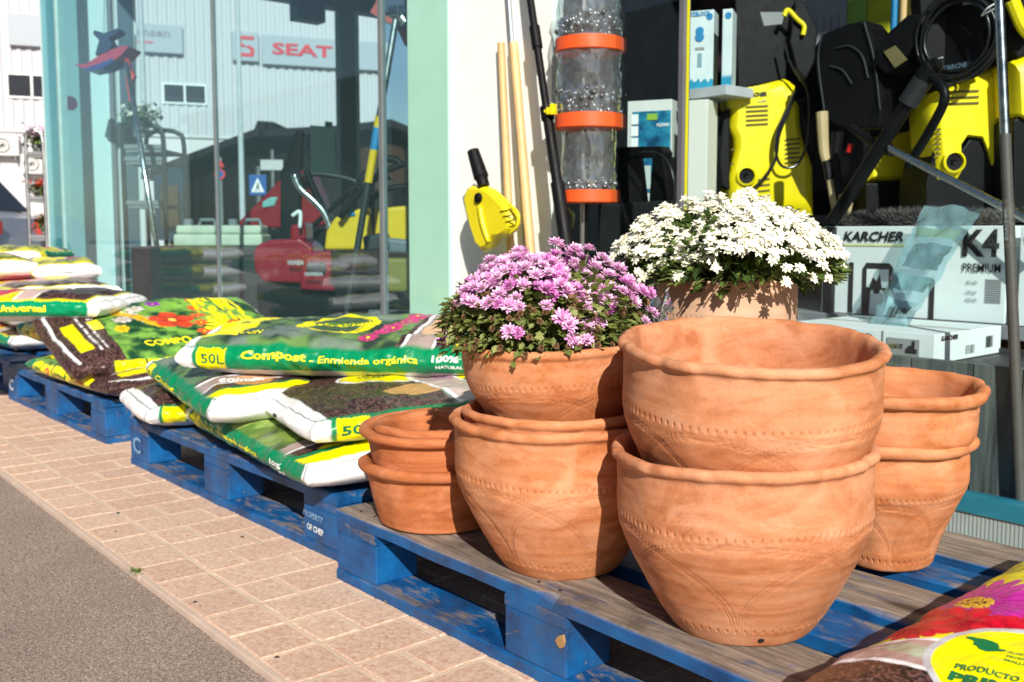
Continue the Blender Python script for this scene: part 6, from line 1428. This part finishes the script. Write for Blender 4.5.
# work table
r = empty('sales_counter', P(215, 262, d=6.1).xy.to_3d(), YAW, 'dark low counter inside the left window carrying beige canisters', 'counter'); zc = P(215, 245, d=6.1).z
g = MB(); g.bb((-.5, -.05, .02), (.6, .45, zc-.01)); g.build('body', DGREY, r, bevel=.01); 
for x0, x1, lab in ((173, 216, 'left beige canister on the dark counter'), (218, 262, 'right beige canister on the dark counter')):
    a = P(x0, 245, d=6.1); w_ = (x1-x0)*6.1/FPX; hh = 22*6.1/FPX
    c_ = empty('canister', (a.x, a.y, zc-.008), YAW, lab, 'canister', 'beige canisters on the counter'); g = MB(); g.bb((0, 0, 0), (w_, .24, hh*.55)); g.bb((w_*.04, .02, hh*.56), (w_*.96, .22, hh*.95)); g.build('body', BEIGE, c_, bevel=.02, seg=3)
    g = MB(); g.lathe([(0, .04), (.03, .04), (.03, 0)], (w_*.25, .1, hh*.95), 14); g.tube([(w_*.5, .1, hh*.93), (w_*.55, .1, hh*1.2), (w_*.85, .1, hh*1.2), (w_*.9, .1, hh*.93)], .012, 8); g.build('cap_and_handle', MGREY, c_)
# tillers and mowers (red, yellow)
def tiller(lab, d, parts, wheels, bars, col, lettering=()):
    c = parts[0][1][0]; c = P(sum(q[0] for q in parts[0][1])/len(parts[0][1]), 300, d=d); r = empty('tiller', (c.x, c.y, .02), 0, lab, 'garden machine')
    for nm, pts, dd_, th, m_ in parts:
        g = MB(); vp(g, pts, d+dd_, th); g.build(nm, m_, r, W=True, bevel=.018, seg=3)
    for x, rad, dd_ in wheels:
        g = MB(); q = P(x, 300, d=d+dd_); R_ = YM = Matrix.Rotation(YAW, 3, 'Z') @ Matrix.Rotation(PI/2, 3, 'X'); g.lathe([(0, -.05), (rad*.9, -.06), (rad, -.04), (rad, .04), (rad*.9, .06), (0, .05)], (q.x, q.y, .02+rad), 24, rot=R_); wv = g.build('wheel', BLACK, r, W=True, smooth=True)
        g = MB(); g.lathe([(0, -.065), (rad*.5, -.063), (rad*.5, .063), (0, .065)], (q.x, q.y, .02+rad), 18, rot=R_); g.build('rim', DGREY, wv, W=True)
    for nm, pts, rad, m_ in bars:
        g = MB(); g.tube(spline([P(x, y, d=d+e) for x, y, e in pts], 6), rad, 10); g.build(nm, m_, r, W=True, smooth=True)
    for s_, x, y, w2, hh, e in lettering:
        kk = (d+e)/FPX; text(s_, P(x, y, d=d+e), RIGHT, (0, 0, 1), w2*kk, hh*kk, plain('lettering_pale', (.55, .5, .5), .5), r, bold=.05)
tiller('big red tiller with chrome handlebar inside the shop window', 5.0,
    [('tank', [(253, 252), (258, 244), (270, 240), (300, 238), (312, 246), (314, 262), (308, 284), (262, 282), (254, 270)], 0, .3, RED), ('hood', [(300, 262), (312, 252), (340, 250), (360, 256), (364, 285), (352, 292), (300, 290)], -.05, .3, RED), ('engine', [(290, 225), (305, 222), (306, 240), (290, 242)], .0, .2, RED), ('chassis', [(256, 283), (362, 290), (360, 320), (258, 318)], .0, .3, BLACK), ('air_filter', [(306, 262), (326, 262), (326, 276), (306, 276)], -.06, .1, DGREY)],
    [(272, .13, -.1), (345, .13, -.1)], [('chrome_handlebar', [(294, 174, -.1), (300, 188, -.1), (315, 202, -.1), (326, 216, -.1), (333, 240, -.1), (340, 258, -.1), (352, 272, -.1), (362, 280, -.1)], .018, ALU), ('black_bar', [(306, 170, 0), (314, 190, 0), (326, 215, 0), (340, 235, 0), (346, 246, 0)], .018, BLACK), ('lever', [(292, 216, -.05), (300, 212, -.05), (300, 228, -.05)], .01, INKW)], RED, (('HONDA', 288, 265, 16, 5, -.06), ('HONDA', 305, 276, 18, 4, -.12)))
tiller('red machine with a slanting red hood in the back of the left shop window', 6.4,
    [('hood', [(238, 222), (262, 198), (285, 174), (300, 168), (308, 172), (318, 195), (326, 225), (300, 228), (240, 228)], 0, .35, plain('hood_red', (.26, .006, .012), .35)), ('decal', [(262, 202), (270, 197), (278, 197), (274, 206), (262, 208)], -.01, .02, plain('decal_teal', (.2, .45, .42), .5)), ('mast', [(280, 172), (286, 160), (296, 130), (303, 130), (298, 240), (280, 240)], -.08, .08, BLACK), ('chassis', [(240, 229), (326, 229), (322, 268), (244, 268)], 0, .35, BLACK), ('red_cap', [(300, 170), (310, 170), (309, 180), (300, 180)], -.1, .1, RED)],
    [(255, .14, 0), (312, .14, 0)], [('bars', [(300, 176, -.1), (320, 174, -.1), (345, 178, -.1), (362, 184, -.1)], .016, DGREY), ('bars', [(306, 232, -.1), (325, 215, -.1), (345, 195, -.1), (358, 182, -.1)], .016, BLACK)], RED)
YM2 = plain('mower_yellow', (.80, .50, .004), .4)
tiller('yellow machine with black handlebars at the right end of the left shop window', 4.65,
    [('hood', [(324, 250), (326, 232), (334, 218), (348, 210), (368, 208), (372, 250)], 0, .3, YM2), ('tank', [(374, 208), (412, 205), (420, 215), (420, 248), (374, 250)], .05, .35, YM2), ('engine_top', [(362, 236), (385, 232), (390, 250), (364, 252)], -.1, .15, DGREY), ('chassis', [(330, 251), (420, 251), (418, 310), (336, 310)], 0, .3, BLACK), ('guard', [(372, 236), (412, 240), (414, 254), (372, 252)], -.08, .05, plain('guard_grey', (.16, .17, .2), .4)), ('label', [(346, 212), (352, 209), (356, 216), (348, 217)], -.01, .02, BLUEB), ('lower_guard', [(384, 258), (412, 258), (412, 292), (384, 292)], -.05, .05, plain('olive_guard', (.20, .18, .01), .5))],
    [(350, .16, -.1), (400, .16, -.1)], [('handlebar', [(340, 218, -.05), (362, 190, -.05), (385, 172, -.05), (404, 164, -.05)], .015, BLACK), ('handlebar', [(365, 205, -.05), (385, 190, -.05), (412, 186, -.05)], .015, BLACK), ('brake_lever', [(380, 158, -.05), (395, 160, -.05), (402, 166, -.05)], .018, BLACK), ('handlebar', [(372, 180, .1), (372, 215, .1), (370, 240, .1)], .013, BLACK), ('cable', [(352, 190, 0), (366, 170, 0), (384, 176, 0), (400, 190, 0), (415, 206, 0)], .006, RUBBER), ('cable', [(345, 205, 0), (356, 186, 0), (376, 170, 0), (392, 180, 0)], .006, RUBBER)], YM2)
a, b_ = P(397, 12, d=4.35), P(351, 286, d=4.3); dd = b_-a; b2 = a+dd*((a.z-.03)/(a.z-b_.z))
r = empty('brush_cutter', b2, 0, 'long brush cutter with yellow and blue label leaning inside the shop window', 'brush cutter')
def sg(t0, t1, rad, nm, m_): g = MB(); g.tube([a+dd*t0, a+dd*t1], rad, 12); smoothang(g.build(nm, m_, r, W=True))
sg(0, .38, .015, 'shaft', STEEL); sg(.38, .62, .018, 'label_sleeve', YM2); sg(.42, .50, .0186, 'blue_band', BLUEB); sg(.62, (b2-a).length/dd.length-.0, .015, 'lower_shaft', DGREY)
g = MB(); g.box(a+Vector((0, 0, .0)), (.06, .06, .05), .4); g.tube([a, a+RIGHT*.04-Vector((0, 0, .05))], .024, 12); g.build('gear_head', ALU, r, W=True, bevel=.006)
g = MB(); vp(g, [(370, 12), (376, 2), (378, -20), (415, -20), (415, 52), (404, 44), (396, 26), (382, 20)], 4.45, .03); g.build('guard', plain('guard_red', (.45, .05, .03), .4), r, W=True)
g = MB(); vp(g, [(378, 8), (384, -10), (412, -12), (412, 28), (402, 30), (392, 14)], 4.43, .015); g.build('inner_guard', NAVY, r, W=True)
